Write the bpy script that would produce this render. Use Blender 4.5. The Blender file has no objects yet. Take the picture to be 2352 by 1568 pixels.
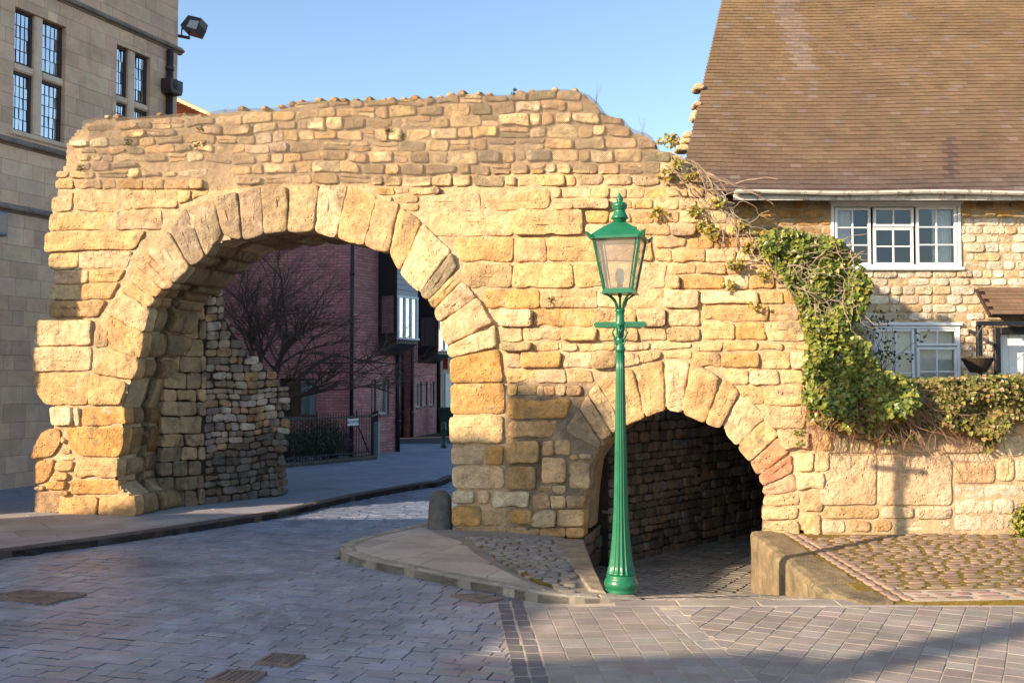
import bpy, math, random
import numpy as np
from mathutils import Vector, Matrix, noise
from mathutils.geometry import tessellate_polygon

random.seed(7)
SC = bpy.context.scene
COL = SC.collection
rad = math.radians

# ------------------------------------------------------------------ camera, world, sun, exposure
FPX, CX, CY, CAMH = 2300.0, 1176.0, 784.0, 2.1       # focal length in the photograph's (2352 px wide) pixels
TILT = math.atan(86.0 / FPX)
cam = bpy.data.cameras.new('camera')
cam.sensor_width = 36.0
cam.lens = 36.0 * FPX / 2352.0
cam.clip_end = 3000
cam_o = bpy.data.objects.new('camera', cam)
cam_o.location = (0, 0, CAMH)
cam_o.rotation_euler = (math.pi / 2 + TILT, 0, 0)
COL.objects.link(cam_o)
SC.camera = cam_o

SUN_AZ, SUN_EL = 58.0, 21.0                            # direction the light travels: degrees to the right of forward
w = bpy.data.worlds.new('World')
SC.world = w
w.use_nodes = True
nt = w.node_tree
bg = nt.nodes['Background']
sky = nt.nodes.new('ShaderNodeTexSky')
sky.sky_type = 'NISHITA'
sky.sun_disc = False
sky.sun_elevation = rad(SUN_EL)
sky.sun_rotation = rad(SUN_AZ + 180)
sky.air_density = 1.0
sky.dust_density = 0.9
sky.ozone_density = 2.0
nt.links.new(sky.outputs[0], bg.inputs[0])
bg.inputs[1].default_value = 0.138
sun = bpy.data.lights.new('sun', 'SUN')
sun.energy = 4.9
sun.angle = rad(0.55)
sun.color = (1.0, 0.785, 0.57)
sun_o = bpy.data.objects.new('sun', sun)
COL.objects.link(sun_o)
LDIR = Vector((math.sin(rad(SUN_AZ)) * math.cos(rad(SUN_EL)), math.cos(rad(SUN_AZ)) * math.cos(rad(SUN_EL)), -math.sin(rad(SUN_EL))))
sun_o.rotation_euler = LDIR.to_track_quat('-Z', 'Y').to_euler()
sun_o.location = (-20, -14, 20)
SC.view_settings.view_transform = 'Standard'
SC.view_settings.look = 'None'
SC.view_settings.exposure = 1.04
SC.view_settings.gamma = 1.0
SC.cycles.max_bounces = 8
SC.cycles.transparent_max_bounces = 16

# ------------------------------------------------------------------ geometry helpers
def ray(x, y):
    a, b = (x - CX), -(y - CY)
    return Vector((a, FPX * math.cos(TILT) - b * math.sin(TILT), FPX * math.sin(TILT) + b * math.cos(TILT)))
CAMP = Vector((0, 0, CAMH))
def hitz(x, y, z):
    d = ray(x, y)
    return CAMP + d * ((z - CAMH) / d.z)
def hitY(x, y, Y):
    d = ray(x, y)
    return CAMP + d * (Y / d.y)
def project(p):
    q = Vector(p) - CAMP
    f = q.y * math.cos(TILT) + q.z * math.sin(TILT)
    u = -q.y * math.sin(TILT) + q.z * math.cos(TILT)
    if f < .1:
        return None
    return (CX + q.x / f * FPX, CY - u / f * FPX)

class Frame:
    """a plane in the place: a along u, b along v, c out along n"""
    def __init__(s, P, u, v=(0, 0, 1), n=None):
        s.P = Vector(P); s.u = Vector(u).normalized(); s.v = Vector(v).normalized()
        s.n = Vector(n).normalized() if n else s.u.cross(s.v).normalized()
    def to3(s, a, b, c=0.0):
        return s.P + s.u * a + s.v * b + s.n * c
    def px(s, x, y):
        d = ray(x, y)
        t = (s.P - CAMP).dot(s.n) / d.dot(s.n)
        q = CAMP + d * t - s.P
        return (q.dot(s.u), q.dot(s.v))
GF = Frame((0, 0, 0), (1, 0, 0), (0, 1, 0), (0, 0, 1))

def px_area(verts):
    ps = [project(v) for v in verts]
    if any(p is None for p in ps):
        return 0
    xs = [min(max(p[0], 0), 2352) for p in ps]; ys = [min(max(p[1], 0), 1568) for p in ps]
    return (max(xs) - min(xs)) * (max(ys) - min(ys))

def tag(o, label=None, cat=None, group=None, kind=None):
    if label: o['label'] = label
    if cat: o['category'] = cat
    if group: o['group'] = group
    if kind: o['kind'] = kind
    return o

def link(o, parent=None):
    COL.objects.link(o)
    if parent is not None:
        o.parent = parent
        if parent.parent is None:                      # parts of parts already sit in world space
            o.matrix_parent_inverse = Matrix.Translation(parent.location).inverted()
    return o

def obj(name, verts, faces, mat, parent=None, tint=None, smooth=False):
    me = bpy.data.meshes.new(name)
    me.from_pydata([tuple(v) for v in verts], [], faces)
    if tint is not None:
        at = me.color_attributes.new('tint', 'FLOAT_COLOR', 'POINT')
        n = len(verts)
        if len(tint) == n and n and hasattr(tint[0], '__len__'):
            arr = np.array([(c[0], c[1], c[2], 1.0) for c in tint], dtype=np.float32).ravel()
        else:
            arr = np.tile(np.array((tint[0], tint[1], tint[2], 1.0), dtype=np.float32), n)
        at.data.foreach_set('color', arr)
    if smooth:
        me.polygons.foreach_set('use_smooth', [True] * len(me.polygons))
    me.materials.append(mat)
    o = bpy.data.objects.new(name, me)
    return link(o, parent)

def thing(name, loc, label, cat, group=None):
    o = bpy.data.objects.new(name, None)
    o.empty_display_size = .3
    o.location = loc
    COL.objects.link(o)
    return tag(o, label, cat, group)

class MB:
    def __init__(s):
        s.v = []; s.f = []; s.t = []
    def add(s, verts, faces, tint=(1, 1, 1)):
        k = len(s.v)
        s.v += [tuple(q) for q in verts]
        s.f += [tuple(i + k for i in f) for f in faces]
        s.t += [tint] * len(verts)
        return s
    def box(s, fr, a0, a1, b0, b1, c0, c1, tint=(1, 1, 1)):
        return s.add(*boxm(fr, a0, a1, b0, b1, c0, c1), tint)
    def bbox(s, fr, a0, a1, b0, b1, c0, c1, bev=.01, tint=(1, 1, 1)):
        return s.add(*bevbox(fr, a0, a1, b0, b1, c0, c1, bev), tint)
    def tube(s, pts, r0, r1=None, sides=6, tint=(1, 1, 1)):
        return s.add(*tubem(pts, r0, r1, sides), tint)
    def lathe(s, P, prof, sides=20, tint=(1, 1, 1), flute=None):
        return s.add(*lathem(P, prof, sides, flute), tint)
    def obj(s, name, mat, parent=None, smooth=False, kind=None):
        o = obj(name, s.v, s.f, mat, parent, s.t, smooth)
        if kind: o['kind'] = kind
        return o

def boxm(fr, a0, a1, b0, b1, c0, c1):
    v = [fr.to3(a, b, c) for c in (c0, c1) for b in (b0, b1) for a in (a0, a1)]
    return v, [(0, 2, 3, 1), (4, 5, 7, 6), (0, 1, 5, 4), (2, 6, 7, 3), (0, 4, 6, 2), (1, 3, 7, 5)]
def bevbox(fr, a0, a1, b0, b1, c0, c1, bev=.01):
    def ring(i, c): return [fr.to3(a, b, c) for a, b in ((a0 + i, b0 + i), (a1 - i, b0 + i), (a1 - i, b1 - i), (a0 + i, b1 - i))]
    v = ring(0, c0) + ring(0, c1 - bev) + ring(bev, c1)
    f = [(8, 9, 10, 11), (3, 2, 1, 0)]
    for k in (0, 4):
        for i in range(4):
            j = (i + 1) % 4
            f.append((k + i, k + j, k + 4 + j, k + 4 + i))
    return v, f
def prism(fr, poly, c0, c1, bev=0.0):
    """extrude a simple polygon (a,b) from c0 to c1; chamfer the front edge"""
    n = len(poly)
    ar = sum(poly[i][0] * poly[(i + 1) % n][1] - poly[(i + 1) % n][0] * poly[i][1] for i in range(n))
    if ar < 0: poly = poly[::-1]
    v = [fr.to3(a, b, c0) for a, b in poly]
    rings = [poly]
    if bev:
        v += [fr.to3(a, b, c1 - bev) for a, b in poly]
        rings.append(offset_poly(poly, bev))
    else:
        rings.append(poly)
    v += [fr.to3(a, b, c1) for a, b in rings[1]]
    f = []
    for k in range(0, len(v) - n, n):
        for i in range(n):
            j = (i + 1) % n
            f.append((k + i, k + j, k + n + j, k + n + i))
    k = len(v) - n
    if n <= 4:
        f.append(tuple(range(k, k + n))); f.append(tuple(range(n - 1, -1, -1)))
    else:
        tris = tessellate_polygon([[Vector((a, b, 0)) for a, b in rings[1]]])
        for t in tris:
            f.append(tuple(k + i for i in t)); f.append(tuple(reversed(t)))
    return v, f
def offset_poly(poly, d):
    """move each vertex inward (polygon CCW) by about d"""
    n = len(poly); out = []
    for i in range(n):
        p0, p, p1 = Vector(poly[i - 1]), Vector(poly[i]), Vector(poly[(i + 1) % n])
        e0, e1 = (p - p0), (p1 - p)
        if e0.length < 1e-9 or e1.length < 1e-9:
            out.append(tuple(p)); continue
        e0.normalize(); e1.normalize()
        n0, n1 = Vector((-e0.y, e0.x)), Vector((-e1.y, e1.x))
        b = n0 + n1
        if b.length < 1e-6: b = n0
        b.normalize()
        k = d / max(.5, b.dot(n0))
        out.append((p.x + b.x * k, p.y + b.y * k))
    return out
def tubem(pts, r0, r1=None, sides=6):
    r1 = r0 if r1 is None else r1
    pts = [Vector(p) for p in pts]
    v = []; f = []
    n = len(pts)
    up = None
    for i, p in enumerate(pts):
        d = (pts[min(i + 1, n - 1)] - pts[max(i - 1, 0)])
        if d.length < 1e-9: d = Vector((0, 0, 1))
        d.normalize()
        if up is None:
            up = d.orthogonal().normalized()
        up = (up - d * up.dot(d))
        if up.length < 1e-6: up = d.orthogonal()
        up.normalize()
        s2 = d.cross(up)
        r = r0 + (r1 - r0) * i / max(1, n - 1)
        for k in range(sides):
            t = 2 * math.pi * k / sides
            v.append(p + up * (r * math.cos(t)) + s2 * (r * math.sin(t)))
    for i in range(n - 1):
        for k in range(sides):
            j = (k + 1) % sides
            f.append((i * sides + k, i * sides + j, (i + 1) * sides + j, (i + 1) * sides + k))
    f.append(tuple(range(sides - 1, -1, -1)))
    f.append(tuple(range((n - 1) * sides, n * sides)))
    return v, f
def lathem(P, prof, sides=20, flute=None):
    """prof: (radius, z) from bottom to top; flute: (z0, z1, count, depth)"""
    P = Vector(P); v = []; f = []
    for r, z in prof:
        for k in range(sides):
            t = 2 * math.pi * k / sides
            rr = r
            if flute and flute[0] <= z <= flute[1]:
                rr = r * (1 - flute[3] * abs(math.sin(flute[2] * t / 2)) ** .7)
            v.append(P + Vector((rr * math.cos(t), rr * math.sin(t), z)))
    n = len(prof)
    for i in range(n - 1):
        for k in range(sides):
            j = (k + 1) % sides
            f.append((i * sides + k, i * sides + j, (i + 1) * sides + j, (i + 1) * sides + k))
    f.append(tuple(range(sides - 1, -1, -1)))
    f.append(tuple(range((n - 1) * sides, n * sides)))
    return v, f
def inside(p, poly):
    x, y = p[0], p[1]; r = False; n = len(poly)
    for i in range(n):
        x0, y0 = poly[i][0], poly[i][1]; x1, y1 = poly[(i + 1) % n][0], poly[(i + 1) % n][1]
        if (y0 > y) != (y1 > y) and x < (x1 - x0) * (y - y0) / (y1 - y0) + x0:
            r = not r
    return r
def clip_convex(subj, clip):
    """clip any polygon by a convex CCW polygon"""
    out = list(subj)
    n = len(clip)
    for i in range(n):
        if not out: return []
        ax, ay = clip[i]; bx, by = clip[(i + 1) % n]
        def side(p): return (bx - ax) * (p[1] - ay) - (by - ay) * (p[0] - ax)
        res = []
        for k in range(len(out)):
            p, q = out[k - 1], out[k]
            sp, sq = side(p), side(q)
            if (sp >= 0) != (sq >= 0):
                t = sp / (sp - sq)
                res.append((p[0] + (q[0] - p[0]) * t, p[1] + (q[1] - p[1]) * t))
            if sq >= 0: res.append(q)
        out = res
    return out
def poly_area(p):
    return .5 * sum(p[i][0] * p[(i + 1) % len(p)][1] - p[(i + 1) % len(p)][0] * p[i][1] for i in range(len(p)))
def interp(pts, x):
    if x <= pts[0][0]: return pts[0][1]
    for (x0, y0), (x1, y1) in zip(pts, pts[1:]):
        if x <= x1: return y0 + (y1 - y0) * (x - x0) / (x1 - x0) if x1 > x0 else y1
    return pts[-1][1]
def rects_minus(rects, hole):
    out = []
    hx0, hx1, hy0, hy1 = hole
    for (x0, x1, y0, y1) in rects:
        if x1 <= hx0 or x0 >= hx1 or y1 <= hy0 or y0 >= hy1:
            out.append((x0, x1, y0, y1)); continue
        if x0 < hx0: out.append((x0, hx0, y0, y1))
        if x1 > hx1: out.append((hx1, x1, y0, y1))
        m0, m1 = max(x0, hx0), min(x1, hx1)
        if y0 < hy0: out.append((m0, m1, y0, hy0))
        if y1 > hy1: out.append((m0, m1, hy1, y1))
    return [r for r in out if r[1] - r[0] > .02 and r[3] - r[2] > .02]

class Pieces:
    """many alike pieces: the 300 that show largest become parts, the rest one 'stuff' part"""
    def __init__(s): s.l = []
    def add(s, verts, faces, tint, name=None): s.l.append((px_area(verts), verts, faces, tint, name))
    def flush(s, name, rest, mat, parent, limit=298, smooth=False):
        s.l.sort(key=lambda q: -q[0])
        for q in s.l[:limit]:
            obj(q[4] or name, q[1], q[2], mat, parent, q[3], smooth)
        if len(s.l) > limit:
            mb = MB()
            for q in s.l[limit:]:
                mb.add(q[1], q[2], q[3])
            mb.obj(rest, mat, parent, smooth, 'stuff')

def vary(c, a=.12, hue=.04):
    k = 1 + random.uniform(-a, a)
    return tuple(max(.003, min(.95, q * k * (1 + random.uniform(-hue, hue)))) for q in c)
def mixc(a, b, t): return tuple(p + (q - p) * t for p, q in zip(a, b))

def make_stone(fr, poly, depth=.28, gap=.006, edge=.03, rough=.014, res=.06, proud=0.0, rnd=1, wob=.012, sides=1, rings=(.10, .26, .5, .78), tilt=(0, 0), big=1.0, soft=.03):
    """a weathered block: outline poly in (a,b); worn edges, uneven face"""
    P = np.array([(p[0], p[1]) for p in poly], dtype=float)
    n = len(P)
    ar = 0.5 * sum(P[i][0] * P[(i + 1) % n][1] - P[(i + 1) % n][0] * P[i][1] for i in range(n))
    if ar < 0: P = P[::-1]
    pts = []
    for i in range(n):
        p, q = P[i], P[(i + 1) % n]
        L = np.hypot(*(q - p)); m = max(1, int(round(L / res)))
        for k in range(m): pts.append(p + (q - p) * k / m)
    pts = np.array(pts)
    if len(pts) < 9:
        pts = np.array([q for i in range(len(pts)) for q in (pts[i], .5 * (pts[i] + pts[(i + 1) % len(pts)]))])
    for _ in range(rnd):
        pts = .5 * pts + .25 * (np.roll(pts, 1, 0) + np.roll(pts, -1, 0))
    c = pts.mean(0); q = pts - c
    wv, ve = np.linalg.eigh(q.T @ q)
    ax = ve[:, 1]; pe = ve[:, 0]
    a = q @ ax; b = q @ pe
    la, lb = (a.max() - a.min()) / 2, (b.max() - b.min()) / 2
    seg = max(0.0, la - lb)
    med = c + np.outer(np.clip(a, -seg, seg), ax)
    d = med - pts
    dist = np.maximum(np.hypot(d[:, 0], d[:, 1]), 1e-6)
    s0 = random.uniform(0, 50)
    off = np.array([gap + wob * (noise.noise((p[0] * 4 + s0, p[1] * 4, s0)) + .8 * noise.noise((p[0] * 14 + s0, p[1] * 14, s0))) for p in pts])
    chip = np.array([max(0, noise.noise((p[0] * 3 + s0, p[1] * 3, s0 + 9)) - .35) * .10 for p in pts]) if rough > .01 else 0
    off = np.clip(off, .001, dist * .4) + np.minimum(chip, dist * .35)
    pts = pts + d / dist[:, None] * off[:, None]
    d = med - pts
    dist = np.maximum(np.hypot(d[:, 0], d[:, 1]), 1e-6)
    m = len(pts)
    V = []; Fc = []
    ew = np.array([.6 + .8 * abs(noise.noise((p[0] * 5 + s0, p[1] * 5, s0 + 3))) for p in pts])
    def ring(f, cc, nz, drop=0.0):
        for i in range(m):
            ff = f(i) if callable(f) else f
            p = pts[i] + d[i] * ff
            z = cc - drop * ew[i] + tilt[0] * (p[0] - c[0]) + tilt[1] * (p[1] - c[1])
            if nz:
                z += nz * (noise.noise((p[0] * 2.1 + s0, p[1] * 2.6, s0 * 1.3)) * 1.6 * big + noise.noise((p[0] * 7.5 + s0, p[1] * 7.5, 3.1)) * 1.1 + noise.noise((p[0] * 19, p[1] * 19 + s0, 7.7)) * .6)
            V.append(fr.to3(p[0], p[1], z))
    for k in range(sides):
        ring(0 if sides == 1 else .02 * random.random(), proud - depth + (depth - edge * 1.5) * k / max(1, sides), 0)
    ring(0, proud - .022, 0, edge)
    ring(0, proud, rough * .4, edge)
    ring(lambda i: min(.22, soft * .4 / dist[i]), proud, rough, edge * .35)
    ring(lambda i: min(.40, soft / dist[i]), proud, rough, edge * .05)
    inner = (.5, .75) if len(rings) <= 2 else (.45, .62, .82)
    for f in inner:
        ring(lambda i, f=f: max(f, min(.40, soft / dist[i]) + .05), proud, rough)
    nr = sides + 4 + len(inner)
    for r in range(nr - 1):
        for i in range(m):
            j = (i + 1) % m
            Fc.append((r * m + i, r * m + j, (r + 1) * m + j, (r + 1) * m + i))
    k = (nr - 1) * m
    if seg < .25 * lb:
        V.append(fr.to3(c[0], c[1], proud + rough * noise.noise((c[0] * 2.1 + s0, c[1] * 2.6, s0 * 1.3)) * 1.6 * big))
        for i in range(m): Fc.append((k + i, k + (i + 1) % m, len(V) - 1))
    else:
        Fc.append(tuple(range(k, k + m)))
    return V, Fc

# ------------------------------------------------------------------ materials
def new_mat(name):
    m = bpy.data.materials.new(name)
    m.use_nodes = True
    n = m.node_tree
    b = n.nodes['Principled BSDF']
    return m, n, b
def nd(n, t, **kw):
    q = n.nodes.new(t)
    for k, v in kw.items(): setattr(q, k, v)
    return q
def mathn(n, op, a, b=None, clamp=False):
    q = nd(n, 'ShaderNodeMath', operation=op, use_clamp=clamp)
    for i, x in enumerate((a, b)):
        if x is None: continue
        if isinstance(x, (int, float)): q.inputs[i].default_value = x
        else: n.links.new(x, q.inputs[i])
    return q.outputs[0]
def mixn(n, f, a, b, blend='MIX'):
    q = nd(n, 'ShaderNodeMix', data_type='RGBA', blend_type=blend)
    for i, x in ((0, f), (6, a), (7, b)):
        if isinstance(x, (int, float)): q.inputs[i].default_value = x
        elif isinstance(x, tuple): q.inputs[i].default_value = (x[0], x[1], x[2], 1)
        else: n.links.new(x, q.inputs[i])
    return q.outputs[2]
def noisen(n, co, scale, detail=5, rough=.6, dist=0.0):
    q = nd(n, 'ShaderNodeTexNoise')
    q.inputs['Scale'].default_value = scale; q.inputs['Detail'].default_value = detail
    q.inputs['Roughness'].default_value = rough; q.inputs['Distortion'].default_value = dist
    n.links.new(co, q.inputs['Vector'])
    return q.outputs['Fac']
def rampn(n, f, lo, hi):
    q = nd(n, 'ShaderNodeMapRange')
    q.inputs[1].default_value = lo; q.inputs[2].default_value = hi
    n.links.new(f, q.inputs[0])
    return q.outputs[0]

def tint_mat(name, rough=.88, var=.45, scale=3.0, fine=34.0, bump=.5, bdist=.02, patches=(), pits=0.0, spec=.25, base=None, streak=None, rvar=.1, mid=0.0):
    """surface whose colour comes from the piece's own 'tint' with mottling, shaped patches and relief"""
    m, n, b = new_mat(name)
    co = nd(n, 'ShaderNodeTexCoord').outputs['Object']
    if base is None:
        col = nd(n, 'ShaderNodeAttribute', attribute_name='tint').outputs['Color']
    else:
        rgb = nd(n, 'ShaderNodeRGB'); rgb.outputs[0].default_value = (*base, 1); col = rgb.outputs[0]
    n1 = noisen(n, co, scale, 6, .62, .6)
    n2 = noisen(n, co, fine, 6, .7)
    k = mathn(n, 'ADD', mathn(n, 'MULTIPLY', rampn(n, n1, .3, .7), var), 1 - var * .55)
    k = mathn(n, 'MULTIPLY', k, mathn(n, 'ADD', mathn(n, 'MULTIPLY', n2, .5), .75))
    if mid:
        k = mathn(n, 'MULTIPLY', k, mathn(n, 'ADD', mathn(n, 'MULTIPLY', rampn(n, noisen(n, co, scale * 3.6, 5, .65, .8), .3, .7), mid), 1 - mid * .5))
    mul = nd(n, 'ShaderNodeVectorMath', operation='SCALE')
    n.links.new(col, mul.inputs[0]); n.links.new(k, mul.inputs['Scale'])
    col = mul.outputs[0]
    for (pc, sc, lo, hi, amt) in patches:
        pf = rampn(n, noisen(n, co, sc, 7, .68, .5), lo, hi)
        col = mixn(n, mathn(n, 'MULTIPLY', pf, amt, True), col, pc)
    n.links.new(col, b.inputs['Base Color'])
    b.inputs['Specular IOR Level'].default_value = spec
    n.links.new(mathn(n, 'ADD', mathn(n, 'MULTIPLY', n1, rvar * 2), rough - rvar, True), b.inputs['Roughness'])
    h = mathn(n, 'ADD', mathn(n, 'MULTIPLY', n2, .5), mathn(n, 'MULTIPLY', noisen(n, co, fine * .3, 5, .6, .4), .9))
    if pits:
        vo = nd(n, 'ShaderNodeTexVoronoi'); vo.inputs['Scale'].default_value = fine * .55
        n.links.new(co, vo.inputs['Vector'])
        pm = mathn(n, 'MULTIPLY', rampn(n, vo.outputs['Distance'], .28, .0), rampn(n, noisen(n, co, 4, 3), .48, .62), True)
        h = mathn(n, 'SUBTRACT', h, mathn(n, 'MULTIPLY', pm, pits))
    bp = nd(n, 'ShaderNodeBump')
    bp.inputs['Strength'].default_value = bump; bp.inputs['Distance'].default_value = bdist
    n.links.new(h, bp.inputs['Height']); n.links.new(bp.outputs[0], b.inputs['Normal'])
    return m

def plain(name, col, rough=.5, metal=0.0, spec=.5, var=.15, bump=.0, scale=12):
    return tint_mat(name, rough=rough, var=var, scale=scale, fine=60, bump=bump, bdist=.004, spec=spec, base=col, rvar=.05) if not metal else _metal(name, col, rough)
def _metal(name, col, rough):
    m, n, b = new_mat(name)
    b.inputs['Base Color'].default_value = (*col, 1); b.inputs['Metallic'].default_value = 1; b.inputs['Roughness'].default_value = rough
    return m
def glass_mat(name, tintc=(.9, .95, .95), refl=1.0, haze=0.0, rough=.02):
    m, n, b = new_mat(name)
    n.nodes.remove(b)
    out = n.nodes['Material Output']
    tr = nd(n, 'ShaderNodeBsdfTransparent'); tr.inputs[0].default_value = (*tintc, 1)
    gl = nd(n, 'ShaderNodeBsdfGlossy'); gl.inputs['Roughness'].default_value = rough
    fr = nd(n, 'ShaderNodeFresnel'); fr.inputs[0].default_value = 1.5
    mx = nd(n, 'ShaderNodeMixShader')
    n.links.new(mathn(n, 'MULTIPLY', fr.outputs[0], refl, True), mx.inputs[0])
    n.links.new(tr.outputs[0], mx.inputs[1]); n.links.new(gl.outputs[0], mx.inputs[2])
    last = mx.outputs[0]
    if haze:
        df = nd(n, 'ShaderNodeBsdfDiffuse'); df.inputs[0].default_value = (.6, .57, .5, 1)
        m2 = nd(n, 'ShaderNodeMixShader')
        co = nd(n, 'ShaderNodeTexCoord').outputs['Object']
        n.links.new(mathn(n, 'MULTIPLY', noisen(n, co, 5, 4), haze * 2, True), m2.inputs[0])
        n.links.new(last, m2.inputs[1]); n.links.new(df.outputs[0], m2.inputs[2]); last = m2.outputs[0]
    n.links.new(last, out.inputs['Surface'])
    return m
def leaf_mat(name):
    m, n, b = new_mat(name)
    col = nd(n, 'ShaderNodeAttribute', attribute_name='tint').outputs['Color']
    n.links.new(col, b.inputs['Base Color'])
    b.inputs['Roughness'].default_value = .38
    b.inputs['Specular IOR Level'].default_value = .45
    tl = nd(n, 'ShaderNodeBsdfTranslucent'); n.links.new(col, tl.inputs[0])
    mx = nd(n, 'ShaderNodeMixShader'); mx.inputs[0].default_value = .22
    n.links.new(b.outputs[0], mx.inputs[1]); n.links.new(tl.outputs[0], mx.inputs[2])
    n.links.new(mx.outputs[0], n.nodes['Material Output'].inputs['Surface'])
    return m

GREY = (.20, .165, .115)
M_STONE = tint_mat('sandstone', var=.62, scale=3.4, fine=34, bump=1.0, bdist=.045, pits=.65, mid=.5,
                   patches=(((.58, .30, .10), .9, .50, .72, .45), ((.70, .54, .34), 1.3, .54, .72, .45), (GREY, 2.5, .56, .66, .62), ((.66, .55, .38), 5.2, .58, .72, .4), ((.44, .20, .055), 2.1, .60, .76, .5), ((.15, .11, .075), 8.5, .61, .71, .5)))
M_RUBBLE = tint_mat('dark_rubble', var=.6, scale=5, fine=38, bump=.8, bdist=.02, pits=.6,
                    patches=(((.035, .03, .025), 3.0, .50, .68, .8), ((.33, .30, .26), 6.0, .62, .72, .4)))
M_MORTAR = tint_mat('lime_mortar', var=.5, scale=6, fine=55, bump=1.0, bdist=.02, base=(.47, .345, .20), patches=((GREY, 4.0, .56, .70, .5),))
M_DARKMORTAR = tint_mat('dark_mortar', var=.5, scale=6, fine=50, bump=1.0, bdist=.02, base=(.050, .036, .026))
M_GATEMORTAR = tint_mat('gate_mortar', var=.55, scale=5, fine=50, bump=1.0, bdist=.03, mid=.4, patches=((GREY, 3.0, .56, .70, .5),))
M_ASHLAR = tint_mat('ashlar', var=.35, scale=2.2, fine=45, bump=.25, bdist=.008, patches=(((.15, .12, .10), 1.7, .58, .8, .5),))
M_SETT = tint_mat('road_setts', rough=.46, var=.6, scale=.8, fine=40, bump=.45, bdist=.010, spec=.5, mid=.35, patches=(((.42, .40, .38), 1.9, .60, .78, .45), ((.13, .125, .14), 1.1, .60, .78, .45), ((.30, .24, .21), .5, .52, .7, .4)))
M_BLOCK = tint_mat('paving_blocks', rough=.75, var=.45, scale=1.6, fine=40, bump=.35, bdist=.008, patches=(((.12, .11, .10), 1.3, .58, .75, .45),))
M_JOINT = tint_mat('road_joints', rough=.9, var=.4, scale=3, fine=60, bump=.6, bdist=.01, base=(.06, .055, .055))
M_SANDJOINT = tint_mat('sand_joints', rough=.95, var=.4, scale=5, fine=60, bump=.6, bdist=.01, base=(.46, .38, .285), patches=(((.09, .08, .06), 2.2, .60, .70, .7),))
M_FLAG = tint_mat('flagstones', rough=.8, var=.35, scale=1.5, fine=45, bump=.3, bdist=.006, patches=(((.16, .145, .13), 1.1, .55, .75, .5),))
M_KERB = tint_mat('kerb_stone', rough=.85, var=.6, scale=3.0, fine=38, bump=.8, bdist=.02, mid=.45, pits=.6, patches=(((.07, .065, .045), 2.6, .54, .70, .6), ((.12, .11, .04), 4.5, .60, .72, .5)))
M_MOSS = tint_mat('mossy_joints', rough=1.0, var=.6, scale=5, fine=70, bump=1.0, bdist=.03, base=(.205, .140, .028), patches=(((.22, .20, .035), 4.0, .55, .7, .7), ((.09, .065, .03), 6.0, .6, .7, .6)))
M_TILE = tint_mat('roof_tiles', rough=.55, var=.35, scale=1.1, fine=45, bump=.2, bdist=.005, spec=.4, patches=(((.13, .075, .06), .9, .60, .80, .45), ((.21, .145, .035), 1.2, .62, .8, .35)))
M_BRICK = tint_mat('red_bricks', rough=.85, var=.4, scale=2.0, fine=50, bump=.3, bdist=.005)
M_BRICKMORTAR = plain('brick_mortar', (.16, .11, .10), .9)
M_GREEN = tint_mat('green_enamel', rough=.33, var=.2, scale=8, fine=50, bump=.12, bdist=.004, spec=.5, base=(.012, .140, .062), patches=(((.02, .095, .05), 9, .58, .7, .6), ((.30, .14, .06), 16, .70, .76, .7)))
M_WHITE = plain('white_paint', (.80, .80, .78), .45, var=.1)
M_GUTTER = tint_mat('weathered_white_gutter', rough=.6, var=.3, scale=6, fine=40, bump=.2, bdist=.004, base=(.62, .58, .50), patches=(((.12, .09, .06), 5, .52, .66, .8),))
M_BLACK = plain('black_paint', (.014, .014, .016), .45, var=.2)
M_IRON = tint_mat('rusty_iron', rough=.6, var=.5, scale=14, fine=60, bump=.4, bdist=.006, base=(.22, .155, .12), patches=(((.10, .08, .07), 7, .5, .65, .7),))
M_BROWN = plain('brown_frame', (.045, .028, .024), .5)
M_CURTAIN = plain('curtain', (.85, .84, .80), .9)
M_BLUECURTAIN = plain('blue_curtain', (.34, .48, .55), .9)
M_ROOM = plain('dark_room', (.035, .033, .03), .9)
M_GLASS = glass_mat('window_glass', (.92, .95, .93), 3.2)
M_LEADGLASS = glass_mat('leaded_glass', (.6, .7, .75), 13.0)
M_LAMPGLASS = glass_mat('lantern_glass', (.93, .92, .88), 1.0, haze=.22)
M_LEAF = leaf_mat('leaves')
M_TWIG = tint_mat('twigs', rough=.85, var=.4, scale=20, fine=80, bump=.3, bdist=.004)
M_BARK = tint_mat('bark', rough=.9, var=.5, scale=9, fine=60, bump=.8, bdist=.01)
M_EARTH = tint_mat('earth', rough=1.0, var=.5, scale=2, fine=30, bump=.8, bdist=.03, base=(.10, .08, .06))
M_RENDER = tint_mat('house_render', rough=.9, var=.3, scale=1.0, fine=30, bump=.2, bdist=.01, base=(.42, .33, .24))
M_RED = plain('red_sign', (.38, .03, .02), .4)
M_LEAD = plain('lead', (.03, .03, .035), .5)

# ------------------------------------------------------------------ ground, road, pavements
ALPHA = rad(15)
UA = Vector((math.cos(ALPHA), -math.sin(ALPHA), 0)); NA = Vector((-math.sin(ALPHA), -math.cos(ALPHA), 0))
p0 = hitz(315, 1184, .11)
AF = Frame((p0.x, p0.y, 0), UA, (0, 0, 1), NA)          # front face of the gateway wall

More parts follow.
